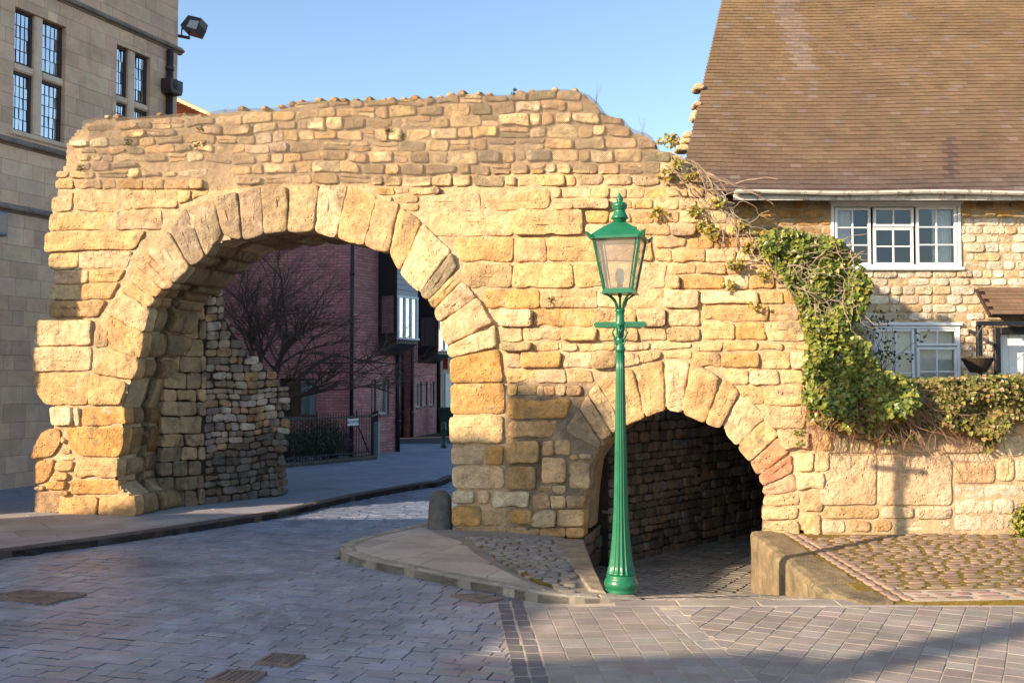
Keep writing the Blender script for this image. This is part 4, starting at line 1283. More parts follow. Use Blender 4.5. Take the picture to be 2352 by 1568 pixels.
# ------------------------------------------------------------------ cottage
CT = Frame((0, 15.5, 0), (1, 0, 0))
cot = thing('cottage', (7.5, 17.5, 1.05), 'stone cottage with steep brown tiled roof and white casement windows', 'cottage')
def crect(fr, x0, x1, y0, y1):
    a0, b1 = fr.px(x0, y0); a1, b0 = fr.px(x1, y1)
    return (a0, a1, b0, b1)
W1 = crect(CT, 1908, 2208, 468, 614); W2 = crect(CT, 2008, 2207, 748, 915); DR = crect(CT, 2282, 2420, 752, 1040)
eave = CT.px(1700, 440)[1] - .05
full = [(CT.px(1668, 500)[0], 11.5, 1.78, eave)]
for h in (W1, W2, DR): full = rects_minus(full, h)
mb = MB()
for r in full: mb.box(CT, r[0], r[1], r[2], r[3], -.45, -.010)
mb.obj('mortar_core', M_MORTAR, cot)
P = Pieces()
z = 1.8
while z < eave - .03:
    h = min(random.uniform(.115, .165), eave - z)
    a = CT.px(1668, 500)[0] + random.uniform(-.1, 0)
    while a < 11.3:
        l = random.uniform(.15, .40)
        for r in rects_minus(rects_minus(rects_minus([(a, a + l, z, z + h)], W1), W2), DR):
            if r[1] - r[0] < .05 or r[3] - r[2] < .045: continue
            pxy = project(CT.to3((r[0] + r[1]) / 2, (r[2] + r[3]) / 2))
            if pxy[0] > 2900: continue
            br = pxy[0] < 1905 or pxy[1] < 510
            t = vary(random.choice((OCHRE, TAN, (.36, .23, .11), GOLD)) if br else random.choice(((.72, .61, .45), (.70, .58, .42), (.74, .64, .49), PALE, (.64, .52, .36))), .08)
            j = lambda: random.uniform(-.006, .006)
            q = [(r[0] + j(), r[2] + j()), (r[1] + j(), r[2] + j()), (r[1] + j(), r[3] + j()), (r[0] + j(), r[3] + j())]
            v, f = make_stone(CT, q, depth=.12, gap=.006, edge=.011, rough=.010, res=.06, wob=.012, soft=.018, proud=random.uniform(-.008, .016), rings=(.2, .6), rnd=1)
            P.add(v, f, t)
        a += l
    z += h
P.flush('stone', 'small_stones', M_STONE, cot, smooth=True)
def curtain(fr, a0, a1, b0, b1, c, n=5, amp=.02):
    v = []; f = []
    N = 26
    for i in range(N + 1):
        a = a0 + (a1 - a0) * i / N
        cc = c + amp * math.sin(i / N * n * 2 * math.pi) + amp * .4 * math.sin(i * 1.7)
        v += [fr.to3(a, b0, cc), fr.to3(a, (b0 + b1) / 2, cc * .5 + c * .5), fr.to3(a, b1, cc)]
    for i in range(N):
        for k in (0, 1): f.append((i * 3 + k, i * 3 + 3 + k, i * 3 + 4 + k, i * 3 + 1 + k))
    return v, f
def casement(parent, fr, rect, sashes, curtains, head=True, tiltj=.004):
    a0, a1, b0, b1 = rect
    mb = MB(); fw = .045
    mb.bbox(fr, a0, a0 + fw, b0, b1, -.14, .02, .006); mb.bbox(fr, a1 - fw, a1, b0, b1, -.14, .02, .006)
    mb.bbox(fr, a0 + fw + .001, a1 - fw - .001, b0, b0 + fw, -.14, .018, .006); mb.bbox(fr, a0 + fw + .001, a1 - fw - .001, b1 - fw, b1, -.14, .018, .006)
    win = mb.obj('window', M_WHITE, parent)
    if head:
        v, f = bevbox(fr, a0 - .03, a1 + .03, b1 + .001, b1 + .05, -.05, .05, .008); obj('head_moulding', v, f, M_WHITE, win)
        v, f = bevbox(fr, a0 - .01, a1 + .03, b0 - .05, b0 - .001, -.1, .06, .01); obj('sill', v, f, M_WHITE, win)
    for (s0, s1, t0, t1, nx, ny) in sashes:
        mb = MB(); k = .04
        mb.bbox(fr, s0, s0 + k, t0, t1, -.05, .008, .005); mb.bbox(fr, s1 - k, s1, t0, t1, -.05, .008, .005)
        mb.bbox(fr, s0 + k + .001, s1 - k - .001, t0, t0 + k, -.05, .006, .005); mb.bbox(fr, s0 + k + .001, s1 - k - .001, t1 - k, t1, -.05, .006, .005)
        mb.obj('sash', M_WHITE, win)
        pw, ph = (s1 - s0 - 2 * k) / nx, (t1 - t0 - 2 * k) / ny
        for i in range(1, nx):
            v, f = bevbox(fr, s0 + k + i * pw - .011, s0 + k + i * pw + .011, t0 + k, t1 - k, -.03, .002, .004); obj('glazing_bar', v, f, M_WHITE, win)
        for i in range(1, ny):
            for q in range(nx):
                v, f = bevbox(fr, s0 + k + q * pw + (.012 if q else 0), s0 + k + (q + 1) * pw - (.012 if q < nx - 1 else 0), t0 + k + i * ph - .011, t0 + k + i * ph + .011, -.03, .000, .004); obj('glazing_bar', v, f, M_WHITE, win)
        for i in range(nx):
            for j in range(ny):
                c = [random.uniform(-tiltj, tiltj) - .02 for _ in range(3)]
                q = [(s0 + k + i * pw, t0 + k + j * ph, c[0]), (s0 + k + (i + 1) * pw, t0 + k + j * ph, c[1]), (s0 + k + (i + 1) * pw, t0 + k + (j + 1) * ph, c[1] + c[2] - c[0]), (s0 + k + i * pw, t0 + k + (j + 1) * ph, c[2])]
                obj('pane', [fr.to3(*p) for p in q], [(0, 1, 2, 3)], M_GLASS, win)
    for (s0, s1, t0, t1) in curtains:
        v, f = curtain(fr, s0, s1, t0, t1, -.16); obj('curtain', v, f, M_CURTAIN, win, None, True)
    # room behind
    m = .02
    c0, c1 = -1.6, -.15
    vv, ff = boxm(fr, a0 - .3, a1 + .3, b0 - .3, b1 + .2, c0, c1)
    obj('room', vv, [q for i, q in enumerate(ff) if i != 1], M_ROOM, win)
    return win
def sp(x0, x1, y0, y1, nx, ny): return (*crect(CT, x0, x1, y0, y1), nx, ny)
r1 = W1
casement(cot, CT, W1, [sp(1917, 2001, 477, 609, 2, 3), sp(2006, 2099, 477, 521, 2, 1), sp(2006, 2099, 523, 609, 2, 2), sp(2104, 2199, 475, 609, 2, 3)],
         [(W1[0] + .06, W1[0] + .36, W1[2], W1[3]), (W1[1] - .38, W1[1] - .08, W1[2], W1[3])])
casement(cot, CT, W2, [sp(2015, 2102, 755, 910, 2, 3), sp(2106, 2200, 755, 794, 2, 1), sp(2106, 2200, 797, 910, 2, 2)],
         [(W2[0] + .05, W2[1] - .05, W2[2], W2[3])])
# door and porch
v, f = bevbox(CT, DR[0], DR[0] + .09, 1.05, DR[3], -.2, .04, .008); df = obj('door_frame', v, f, M_BLACK, cot)
v, f = bevbox(CT, DR[0] + .092, DR[1], DR[3] - .1, DR[3], -.2, .04, .008); obj('door_lintel', v, f, M_BLACK, cot)
door = None
for i in range(5):
    a = DR[0] + .095 + i * .17
    v, f = bevbox(CT, a, a + .166, 1.05, DR[3] - .102, -.14, -.06, .008)
    d_ = obj('door' if i == 0 else 'plank', v, f, M_WHITE, cot if i == 0 else door)
    if i == 0: door = d_
pr0 = CT.px(2242, 662)
PRF = Frame((pr0[0], 15.46, pr0[1]), (1, 0, 0), (0, -.62, -.62), (0, -.7, .7))   # a right, b down the slope
porch = obj('porch_roof', *boxm(PRF, -.02, 1.6, 0, .62, -.06, -.012), M_BROWN, cot)
for r in range(7):
    for i in range(10):
        a = i * .165 + (.08 if r % 2 else 0)
        v, f = boxm(PRF, a + .002, a + .163, .088 * r, .088 * r + .1, -.004 + .0, .014)
        v = [q + PRF.n * (.008 if (k // 2) % 2 else 0) for k, q in enumerate(v)]
        obj('porch_tile', v, f, M_TILE, porch, vary((.165, .105, .065), .15))
po = CT.px(2253, 760)
pe = hitY(2253, 745, 15.05)
mb = MB(); PF = Frame((pe.x, 15.08, 0), (1, 0, 0))
mb.bbox(PF, -.035, .035, 1.05, pe.z, -.07, .0, .006)
mb.obj('porch_post', M_BLACK, cot)
v, f = boxm(Frame((pe.x - .06, 15.02, pe.z), (1, 0, 0)), 0, 1.6, -.02, .05, -.06, 0); obj('porch_beam', v, f, M_BLACK, cot)
mb = MB(); mb.tube([(pe.x + .02, 15.08, pe.z - .42), (pe.x + .07, 15.25, pe.z - .15), (pe.x + .02, 15.46, pe.z - .08)], .03, .03, 6); mb.obj('porch_brace', M_BLACK, cot)
# hanging basket
hb = hitY(2246, 824, 15.0); s_ = 15.0 / 2300
bk = thing('hanging_basket', (hb.x, hb.y, hb.z - .2), 'dark wicker hanging basket hung beside the cottage door', 'basket')
mb = MB()
for k in range(11):
    t = k / 10; r = (17 + 17 * t) * s_
    mb.tube([(hb.x + r * math.cos(u), hb.y + r * math.sin(u), hb.z - .19 + .19 * t) for u in [i * 2 * math.pi / 20 for i in range(21)]], .011, .011, 5, (.05, .035, .025))
for k in range(16):
    u = k * math.pi / 8
    mb.tube([(hb.x + 16 * s_ * math.cos(u), hb.y + 16 * s_ * math.sin(u), hb.z - .2), (hb.x + 35 * s_ * math.cos(u), hb.y + 35 * s_ * math.sin(u), hb.z + .01)], .007, .007, 4, (.06, .04, .03))
mb.lathe((hb.x, hb.y, 0), [(.01, hb.z - .2), (.1, hb.z - .2), (.2, hb.z - .02), (.01, hb.z - .01)], 16, (.04, .03, .02))
mb.obj('wicker', M_TWIG, bk)
mb = MB()
tp = Vector((pe.x + .0, 15.0, pe.z - .02))
for u in (0.4, 2.5, 4.6):
    mb.tube([(hb.x + .22 * math.cos(u), hb.y + .22 * math.sin(u), hb.z), tp], .005, .005, 4)
mb.obj('chain', M_IRON, bk)
lb = MB()
def leaf(mb, p, nrm, size, tint, up=None):
    nrm = Vector(nrm).normalized()
    a = Vector((random.uniform(-1, 1), random.uniform(-1, 1), random.uniform(-1.3, .4)))
    t = (a - nrm * a.dot(nrm))
    if t.length < 1e-4: t = nrm.orthogonal()
    t.normalize(); s = nrm.cross(t); p = Vector(p)
    cv = size * random.uniform(.05, .25)
    pts = [p, p - s * size * .5 + t * size * .18 + nrm * cv, p - s * size * .36 + t * size * .58 + nrm * cv * .6, p + t * size, p + s * size * .36 + t * size * .58 + nrm * cv * .6, p + s * size * .5 + t * size * .18 + nrm * cv]
    mb.add(pts, [(0, 1, 2, 3), (0, 3, 4, 5)], tint)
for k in range(120):
    u, r = random.uniform(0, 6.28), random.uniform(0, .2)
    leaf(lb, (hb.x + r * math.cos(u), hb.y + r * math.sin(u), hb.z + random.uniform(0, .03)), (random.uniform(-1, 1), -1, 1), .03, vary((.12, .10, .03), .3))
lb.obj('moss_lining', M_LEAF, bk, kind='stuff')
# roof
re_ = hitY(1700, 441, 15.12)
PIT = rad(50)
RFm = Frame((0, 15.12, re_.z), (1, 0, 0), (0, math.cos(PIT), math.sin(PIT)))
va, vb = RFm.px(1560, 441), RFm.px(1659, 0)
def verge(b): return va[0] + (vb[0] - va[0]) * (b - va[1]) / (vb[1] - va[1])
BT = 7.4
v, f = prism(RFm, [(verge(0) + .03, 0), (11.5, 0), (11.5, BT), (verge(BT) + .03, BT)], -.12, -.02)
roof = obj('roof', v, f, M_BROWN, cot)
P = Pieces()
b = 0.0; r = 0
while b < BT:
    a = verge(b) + (.0825 if r % 2 else 0) - .0
    first = True
    while a < 11.4:
        l = .165
        sag = .035 * math.sin(a * .9 + .4) + .012 * noise.noise((a * .8, b * .8, 3)) + .03 * max(0, a - 5.5) * (b / BT)
        a0 = a if not (first and r % 2) else a - .0825
        dv = random.uniform(-.004, .004) + sag
        k = .010 + random.uniform(-.002, .003)
        vv = [RFm.to3(a0 + .002, b + dv, k), RFm.to3(a + l - .002, b + dv, k), RFm.to3(a + l - .002, b + .118 + dv, -.003), RFm.to3(a0 + .002, b + .118 + dv, -.003),
              RFm.to3(a0 + .002, b + dv, k - .013), RFm.to3(a + l - .002, b + dv, k - .013), RFm.to3(a + l - .002, b + .118 + dv, -.016), RFm.to3(a0 + .002, b + .118 + dv, -.016)]
        hgt = b / BT
        base = mixc((.150, .099, .062), (.190, .125, .062), min(1, hgt * 1.5))
        if b < .75: base = mixc((.115, .082, .064), base, b / .75)
        if random.random() < .06: base = mixc(base, (.19, .145, .12), .6)
        tp_ = project(vv[0])
        if tp_ and abs(tp_[0] - 1790 - tp_[1] * .35) < 34 * random.uniform(.5, 1.2) and tp_[1] < 165: base = mixc(base, (.24, .19, .165), .5)
        if tp_ and abs(tp_[0] - 2172) < 9 + tp_[1] * .004 and 320 < tp_[1] < 425: base = mixc(base, (.085, .055, .045), .7)
        P.add(vv, [(0, 1, 2, 3), (4, 7, 6, 5), (0, 4, 5, 1), (0, 3, 7, 4), (1, 5, 6, 2)], vary(base, .10, .03))
        a += l; first = False
    b += .104; r += 1
P.flush('tile', 'tiles', M_TILE, roof)
# gable stones poking out past the verge
for (x, y, w_, h_) in ((1607, 198, 14, 9), (1603, 238, 12, 8), (1598, 262, 8, 12), (1583, 308, 14, 8), (1579, 322, 16, 8), (1572, 338, 22, 9)):
    e = hitY(x, y, 15.9 + (350 - y) * .006)
    fr = Frame(e, (1, 0, 0)); s_ = e.y / 2300
    q = [(w_ * s_ * math.cos(t), h_ * s_ * math.sin(t)) for t in [i * math.pi / 4 for i in range(8)]]
    v, f = make_stone(fr, q, depth=.3, gap=.002, edge=.03, rough=.01, res=.06, rings=(.3, .7)); obj('gable_stone', v, f, M_STONE, cot, vary(PALE, .1), True)
# gutter
mb = MB()
gx0 = CT.px(1672, 441)[0]
gy = 15.03
gz = re_.z - .0
pts = []
for i in range(23):
    x = gx0 + (11.4 - gx0) * i / 22
    pts.append((x, gy, gz + .012 * math.sin(x * 2.2)))
prof_g = [(-.05, .0), (-.048, -.03), (-.03, -.052), (0, -.06), (.03, -.052), (.048, -.03), (.05, .0), (.042, .0), (0, -.05), (-.042, .0)]
gv_ = [(p[0], p[1] + q[0], p[2] + q[1]) for p in pts for q in prof_g]
m_ = len(prof_g); gf_ = [(i * m_ + k, i * m_ + (k + 1) % m_, (i + 1) * m_ + (k + 1) % m_, (i + 1) * m_ + k) for i in range(22) for k in range(m_)]
obj('gutter', gv_, [tuple(reversed(q)) for q in gf_], M_GUTTER, cot)
v, f = bevbox(Frame((gx0, 15.10, gz - .13), (1, 0, 0)), 0, 11.4 - gx0, -.0, .09, -.03, 0, .004); obj('fascia', v, f, M_GUTTER, cot)
for i in range(7):
    x = gx0 + .35 + i * .7
    mb = MB(); mb.tube([(x, 15.09, gz - .13), (x, gy, gz - .075), (x, gy - .055, gz - .02)], .007, .007, 4); mb.obj('gutter_bracket', M_IRON, cot)

# ------------------------------------------------------------------ ashlar building on the left
LBA = rad(21.9)
l0 = hitz(0, 1125, .1)
LB = Frame((l0.x, l0.y, 0), (math.sin(LBA), math.cos(LBA), 0))
pc = AF.to3(*A2((90, 950)))
# its near corner stands where it throws the upright shadow edge on the left pier
tt = (pc - LB.P).dot(LB.n) / LDIR.dot(LB.n)
S_NEAR = (pc - LDIR * tt - LB.P).dot(LB.u)
S_END = LB.px(408, 150)[0]
lbm = thing('ashlar_building', LB.to3((S_NEAR + S_END) / 2, 0, -4), 'tall tan ashlar building with stone mullioned leaded windows', 'building')
v, f = boxm(LB, S_NEAR + .02, S_END - .02, 0, 14, -8, -.34); obj('wall_core', v, f, M_ROOM, lbm)
def lbz(x, y): return LB.px(x, y)[1]
def lbs(x, y): return LB.px(x, y)[0]
ZA, ZM, ZB = lbz(385, 106), lbz(70, 338), lbz(60, 486)
wins = []
wins.append((lbs(33, 150), lbs(150, 190), lbz(33, 298), lbz(33, 14), lbs(82, 150), lbs(101, 150), lbz(33, 159), lbz(33, 141), 5, 4))
wins.append((lbs(268, 200), lbs(345, 200), lbz(268, 330), lbz(268, 101), lbs(298, 200), lbs(313, 200), lbz(268, 231), lbz(268, 216), 5, 4))
holes = [w_[:4] for w_ in wins]
P = Pieces()
z = .1
bands = sorted([ZA, ZM, ZB])
while z < 13.8:
    h = random.uniform(.26, .34)
    for bz in bands:
        if z < bz and z + h > bz: h = max(.1, bz - z)
    a = S_NEAR + random.uniform(0, .3) * 0
    first = True
    while a < S_END - .01:
        l = random.uniform(.22, .72)
        if first: l *= random.uniform(.5, 1); first = False
        if S_END - (a + l) < .25: l = S_END - a
        rr = [(a, a + l, z, z + h)]
        for hh in holes: rr = rects_minus(rr, hh)
        for r in rr:
            t = vary(random.choice(((.74, .485, .32), (.78, .52, .345), (.69, .445, .30), (.80, .545, .345))), .08, .03)
            v, f = bevbox(LB, r[0] + .002, r[1] - .002, r[2] + .002, r[3] - .002, -.36, random.uniform(-.0015, .0015), .003)
            P.add(v, f, t)
        a += l
    z += h
P.flush('stone', 'small_stones', M_ASHLAR, lbm)
NEARF = Frame(LB.to3(S_NEAR, 0, -8), LB.n, (0, 0, 1), -LB.u)
v, f = boxm(NEARF, 0, 7.98, 0, 14, -.1, -.0); obj('end_wall', v, f, M_ASHLAR, lbm, (.36, .27, .19))
v, f = boxm(LB, S_END - .1, S_END, 0, 14, -8, -.37); obj('end_wall', v, f, M_ASHLAR, lbm, (.36, .27, .19))
for zb in (ZA, ZM, ZB):
    prof = [(-.05, -.08), (.025, -.07), (.035, -.04), (.09, -.025), (.10, .005), (.02, .09), (-.05, .10)]
    v = []; n_ = len(prof); N = 24
    for i in range(N + 1):
        s_ = S_NEAR + (S_END + .12 - S_NEAR) * i / N
        for (c, b) in prof: v.append(LB.to3(s_, zb + b + .006 * noise.noise((s_ * 3, b * 9, 1)), c))
    f = [(i * n_ + k, (i + 1) * n_ + k, (i + 1) * n_ + k + 1, i * n_ + k + 1) for i in range(N) for k in range(n_ - 1)]
    f += [tuple(range(n_ - 1, -1, -1)), tuple(range(N * n_, N * n_ + n_))]
    obj('string_course', v, f, M_KERB, lbm, (.27, .205, .16))
for (s0, s1, b0, b1, m0, m1, t0, t1, ny, nx) in wins:
    mb = MB(); tc = (.80, .58, .41)
    mb.bbox(LB, m0, m1, b0, b1, -.3, -.02, .03, tc)
    mb.bbox(LB, s0, m0 - .001, t0, t1, -.3, -.03, .03, tc); mb.bbox(LB, m1 + .001, s1, t0, t1, -.3, -.03, .03, tc)
    win = mb.obj('window', M_ASHLAR, lbm)
    v, f = bevbox(LB, s0 - .08, s1 + .08, b0 - .10, b0 - .002, -.3, .04, .02); obj('sill', v, f, M_ASHLAR, win, tc)
    for (a0, a1) in ((s0, m0), (m1, s1)):
        for (c0, c1, nyy) in ((b0, t0, ny), (t1, b1, 4)):
            mb = MB(); k = .05
            mb.bbox(LB, a0, a0 + k, c0, c1, -.3, -.10, .008); mb.bbox(LB, a1 - k, a1, c0, c1, -.3, -.10, .008)
            mb.bbox(LB, a0 + k, a1 - k, c0, c0 + k, -.3, -.101, .008); mb.bbox(LB, a0 + k, a1 - k, c1 - k, c1, -.3, -.101, .008)
            mb.obj('casement_frame', M_BROWN, win)
            pw, ph = (a1 - a0 - 2 * k) / nx, (c1 - c0 - 2 * k) / nyy
            mb = MB()
            for i in range(1, nx): mb.box(LB, a0 + k + i * pw - .006, a0 + k + i * pw + .006, c0 + k, c1 - k, -.145, -.128)
            for j in range(1, nyy): mb.box(LB, a0 + k, a1 - k, c0 + k + j * ph - .006, c0 + k + j * ph + .006, -.144, -.129)
            mb.obj('leading', M_LEAD, win)
            for i in range(nx):
                for j in range(nyy):
                    e = [random.uniform(-.004, .004) for _ in range(3)]
                    q = [(a0 + k + i * pw, c0 + k + j * ph, e[0]), (a0 + k + (i + 1) * pw, c0 + k + j * ph, e[1]), (a0 + k + (i + 1) * pw, c0 + k + (j + 1) * ph, e[1] + e[2] - e[0]), (a0 + k + i * pw, c0 + k + (j + 1) * ph, e[2])]
                    obj('pane', [LB.to3(p[0], p[1], -.137 + p[2]) for p in q], [(0, 1, 2, 3)], M_LEADGLASS, win)
            v, f = curtain(LB, a0 + k, a1 - k, c0 + k, c1 - k, -.22, 3, .01); obj('blind', v, f, M_BLUECURTAIN, win)
# rainwater pipe and hopper
dp = lbs(384, 160)
mb = MB()
mb.tube([LB.to3(dp, ZA - .1, .08), LB.to3(dp, .1, .08)], .075, .075, 10); pipe = mb.obj('downpipe', M_BROWN, lbm, True)
hz0, hz1 = lbz(372, 215), lbz(372, 182)
v, f = prism(Frame(LB.to3(dp, 0, .2), LB.u), [(-.16, hz0), (.16, hz0), (.2, hz0 + .1), (.2, hz1), (-.2, hz1), (-.2, hz0 + .1)], -.2, .08, .01); obj('hopper', v, f, M_BROWN, pipe)
mb = MB(); mb.lathe((0, 0, 0), [(.11, 0), (.1, .015), (.06, .02), (.05, .035), (.0, .04)], 14)
hv = [LB.to3(dp, (hz0 + hz1) / 2 + .04, .285) + LB.u * q[0] + Vector((0, 0, q[1])) + LB.n * q[2] for q in mb.v]
obj('rosette', hv, mb.f, M_BROWN, pipe)
for zz in (ZA - .55, ZA - .9):
    mb = MB(); mb.tube([LB.to3(dp, zz, .08), LB.to3(dp, zz + .07, .08)], .095, .095, 10); mb.obj('pipe_collar', M_BROWN, pipe)
# box sign on the wall
sg = MB(); s0, s1 = lbs(-80, 500), lbs(11, 520); z0, z1 = lbz(11, 543), lbz(11, 489)
so = thing('wall_sign', LB.to3((s0 + s1) / 2, z0, .05), 'grey framed blank panel sign fixed flat to the ashlar building', 'sign')
v, f = bevbox(LB, s0, s1, z0, z1, .005, .09, .02); obj('sign_frame', v, f, plain('grey_frame', (.22, .26, .32), .5), so)
v, f = boxm(LB, s0 + .05, s1 - .04, z0 + .05, z1 - .05, .085, .097); obj('sign_panel', v, f, plain('beige_panel', (.42, .34, .26), .6), so)
# projecting sign further along, outside the frame, whose shadow falls on the gateway
pA, pB = AF.to3(*A2((186, 622))), AF.to3(*A2((183, 736)))
ts = 4.3
O = pA - LDIR * ts; cO = (O - LB.P).dot(LB.n); sO = (O - LB.P).dot(LB.u)
so = thing('projecting_sign', LB.to3(sO, O.z - .8, .1), 'projecting hanging board sign on the near end of the ashlar building', 'sign')
v, f = boxm(Frame(LB.to3(sO, 0, 0), LB.n), .25, cO, O.z - (pA.z - pB.z), O.z, -.03, .03); obj('board', v, f, M_BLACK, so)
mb = MB(); mb.tube([LB.to3(sO, O.z + .03, -.05), LB.to3(sO, O.z + .03, cO)], .025, .025, 6); mb.obj('bracket', M_BLACK, so)
# floodlight at the corner
fl = LB.to3(S_END, lbz(408, 66), 0); Y_ = fl.y
def F(x, y, d=0): return hitY(x, y, Y_ + d)
ft = thing('floodlight', F(412, 83), 'black floodlight on a short bracket at the corner of the ashlar building', 'floodlight')
bodyp = [F(414, 58), F(432, 35), F(462, 42), F(458, 57), F(449, 75), F(418, 66)]
v = [Vector(p) for p in bodyp] + [Vector(p) + Vector((.06, .32, -.05)) for p in bodyp]
f = [(0, 5, 4, 3, 2, 1), (6, 7, 8, 9, 10, 11)] + [(i, (i + 1) % 6, 6 + (i + 1) % 6, 6 + i) for i in range(6)]
obj('housing', v, f, M_BLACK, ft)
gq = [F(437, 46, -.02), F(457, 49, -.02), F(450, 68, -.02), F(428, 61, -.02)]
v = [Vector(p) for p in gq] + [Vector(p) + Vector((0, .015, 0)) for p in gq]
obj('lens', v, [(0, 3, 2, 1), (4, 5, 6, 7), (0, 1, 5, 4), (1, 2, 6, 5), (2, 3, 7, 6), (3, 0, 4, 7)], plain('floodlight_lens', (.42, .40, .38), .15), ft)
mb = MB()
mb.tube([F(418, 65, .1), F(417, 82, .1), F(434, 86, .1), F(434, 72, .1)], .02, .02, 6); mb.tube([F(405, 82, .1), F(436, 88, .1)], .035, .035, 6)
mb.obj('bracket', M_BLACK, ft)
# distant house with orange roof beyond
oh = thing('far_house', (-13, 36, .1), 'distant house with a bright orange tiled hipped roof', 'house')
A_ = hitY(380, 219, 36); B_ = hitY(470, 260, 33); 
ez = B_.z - 1.0
rv = [A_, (A_.x - 9, A_.y, A_.z), (B_.x + 2.2, 33, ez), (A_.x - 12, 31, ez), (B_.x + 2.2, 41, ez), (A_.x - 12, 41, ez)]
hr = obj('roof', rv, [(0, 1, 3, 2), (0, 2, 4), (0, 4, 5, 1), (1, 5, 3)], M_TILE, oh, (.50, .17, .07))
v, f = boxm(GF, A_.x - 11.6, B_.x + 1.8, 31.4, 40.6, .0, ez + .05); obj('wall', v, f, M_BRICK, oh, (.25, .13, .10))
d1, d2 = Vector(A_), Vector(rv[2])
mb = MB(); mb.tube([d1, d1.lerp(d2, .5), d2], .11, .11, 8, (.50, .40, .22)); mb.obj('hip_tiles', M_TILE, hr)
for r in range(26):
    t = r / 26
    p0_, p1_ = d1.lerp(d2, t), Vector(rv[1]).lerp(Vector(rv[3]), t)
    for i in range(10):
        q0, q1 = p0_.lerp(p1_, i * .02), p0_.lerp(p1_, (i + .96) * .02)
        up = Vector((0, -.5, .6)) * .04; dn = (Vector(rv[2]) - d1) * (1 / 26)
        dn = Vector((0, (31 - 36) / 26, (ez - A_.z) / 26))
        obj('tile', [q0 + up * .3, q1 + up * .3, q1 + dn + up * 1.6, q0 + dn + up * 1.6], [(0, 1, 2, 3)], M_TILE, hr, vary((.50, .19, .08), .15))

# ------------------------------------------------------------------ red brick buildings beyond the arch
def bricks(P, fr, a0, a1, b0, b1, holes, tint, bl=.215, bh=.065, g=.011):
    b = b0; r = 0
    while b < b1:
        a = a0 - (.113 if r % 2 else 0)
        while a < a1:
            x0, x1 = max(a, a0), min(a + bl, a1)
            if x1 - x0 > .03:
                for q in (lambda rr: rr)([(x0, x1, b, b + bh)]):
                    rr = [q]
                    for h in holes: rr = rects_minus(rr, h)
                    for s in rr:
                        v, f = boxm(fr, s[0], s[1], s[2], s[3], -.02, .004 + random.uniform(-.002, .002))
                        P.add(v, f[1:], vary(tint, .16, .05))
            a += bl + g
        b += bh + g; r += 1
BR = (.56, .25, .225)
C0 = Vector((-4.11, 26.0, 0))
UB1 = Vector((math.cos(rad(8)), -math.sin(rad(8)), 0))
B1 = Frame(C0 - UB1 * 5.2, UB1)
B2 = Frame(C0, (math.sin(rad(30)), math.cos(rad(30)), 0))
rb = thing('brick_house', (-5.5, 28, .1), 'red brick house behind the railings with a projecting bay', 'house')
def bq(fr, x0, x1, y0, y1): return crect(fr, x0, x1, y0, y1)
wB = bq(B1, 643, 726, 869, 957)
v, f = boxm(B1, 0, 5.2, 0, 7.2, -.3, -.012)
mb = MB()
for r in rects_minus([(0, 5.2, 0, 7.2)], wB): mb.box(B1, r[0], r[1], r[2], r[3], -.3, -.012)
w2a, w2b = bq(B2, 852, 864, 871, 951), bq(B2, 872, 894, 871, 950)
LEN2 = B2.px(913, 1000)[0]
rr = [(0, LEN2, 0, 7.2)]
for h in (w2a, w2b): rr = rects_minus(rr, h)
for r in rr: mb.box(B2, r[0], r[1], r[2], r[3], -.3, -.012)
mb.box(B1, 0, 5.2, 0, 7.2, -4, -3.9); 
mb.obj('wall', M_BRICKMORTAR, rb)
P = Pieces()
bricks(P, B1, 1.6, 5.2, .7, 6.3, [wB], BR)
bricks(P, B2, 0, LEN2, .1, 6.3, [w2a, w2b], BR)
P.flush('brick', 'bricks', M_BRICK, rb)
def simple_window(parent, fr, r, frame_mat, cur=None, bars=(2, 1), rev=-.1):
    mb = MB(); k = .045
    a0, a1, b0, b1 = r
    mb.box(fr, a0, a0 + k, b0, b1, rev - .05, rev + .03); mb.box(fr, a1 - k, a1, b0, b1, rev - .05, rev + .03)
    mb.box(fr, a0 + k, a1 - k, b0, b0 + k, rev - .05, rev + .028); mb.box(fr, a0 + k, a1 - k, b1 - k, b1, rev - .05, rev + .028)
    for i in range(1, bars[0]):
        x = a0 + (a1 - a0) * i / bars[0]; mb.box(fr, x - .02, x + .02, b0 + k, b1 - k, rev - .04, rev + .02)
    w_ = mb.obj('window', frame_mat, parent)
    for i in range(bars[0]):
        x0, x1 = a0 + (a1 - a0) * i / bars[0], a0 + (a1 - a0) * (i + 1) / bars[0]
        obj('pane', [fr.to3(x0, b0, rev), fr.to3(x1, b0, rev), fr.to3(x1, b1, rev), fr.to3(x0, b1, rev)], [(0, 1, 2, 3)], M_GLASS, w_)
    if cur:
        v, f = curtain(fr, a0 + cur[0] * (a1 - a0), a0 + cur[1] * (a1 - a0), b0, b1, rev - .08, 6, .02); obj('curtain', v, f, cur[2], w_, None, True)
    vv, ff = boxm(fr, a0 - .1, a1 + .1, b0 - .1, b1 + .1, rev - .5, rev - .14); obj('room', vv, ff, M_ROOM, w_)
    v, f = boxm(fr, a0 - .04, a1 + .04, b0 - .06, b0 - .002, -.1, .06); obj('sill', v, f, M_KERB, w_, (.2, .17, .15))
    return w_
M_CREAMFR = plain('cream_frame', (.60, .57, .50), .5)
simple_window(rb, B1, wB, M_BROWN, (.45, 1, M_BLUECURTAIN), (2, 1))
simple_window(rb, B2, w2a, M_CREAMFR, (0, 1, M_CURTAIN), (1, 1)); simple_window(rb, B2, w2b, M_CREAMFR, (0, 1, M_CURTAIN), (1, 1))
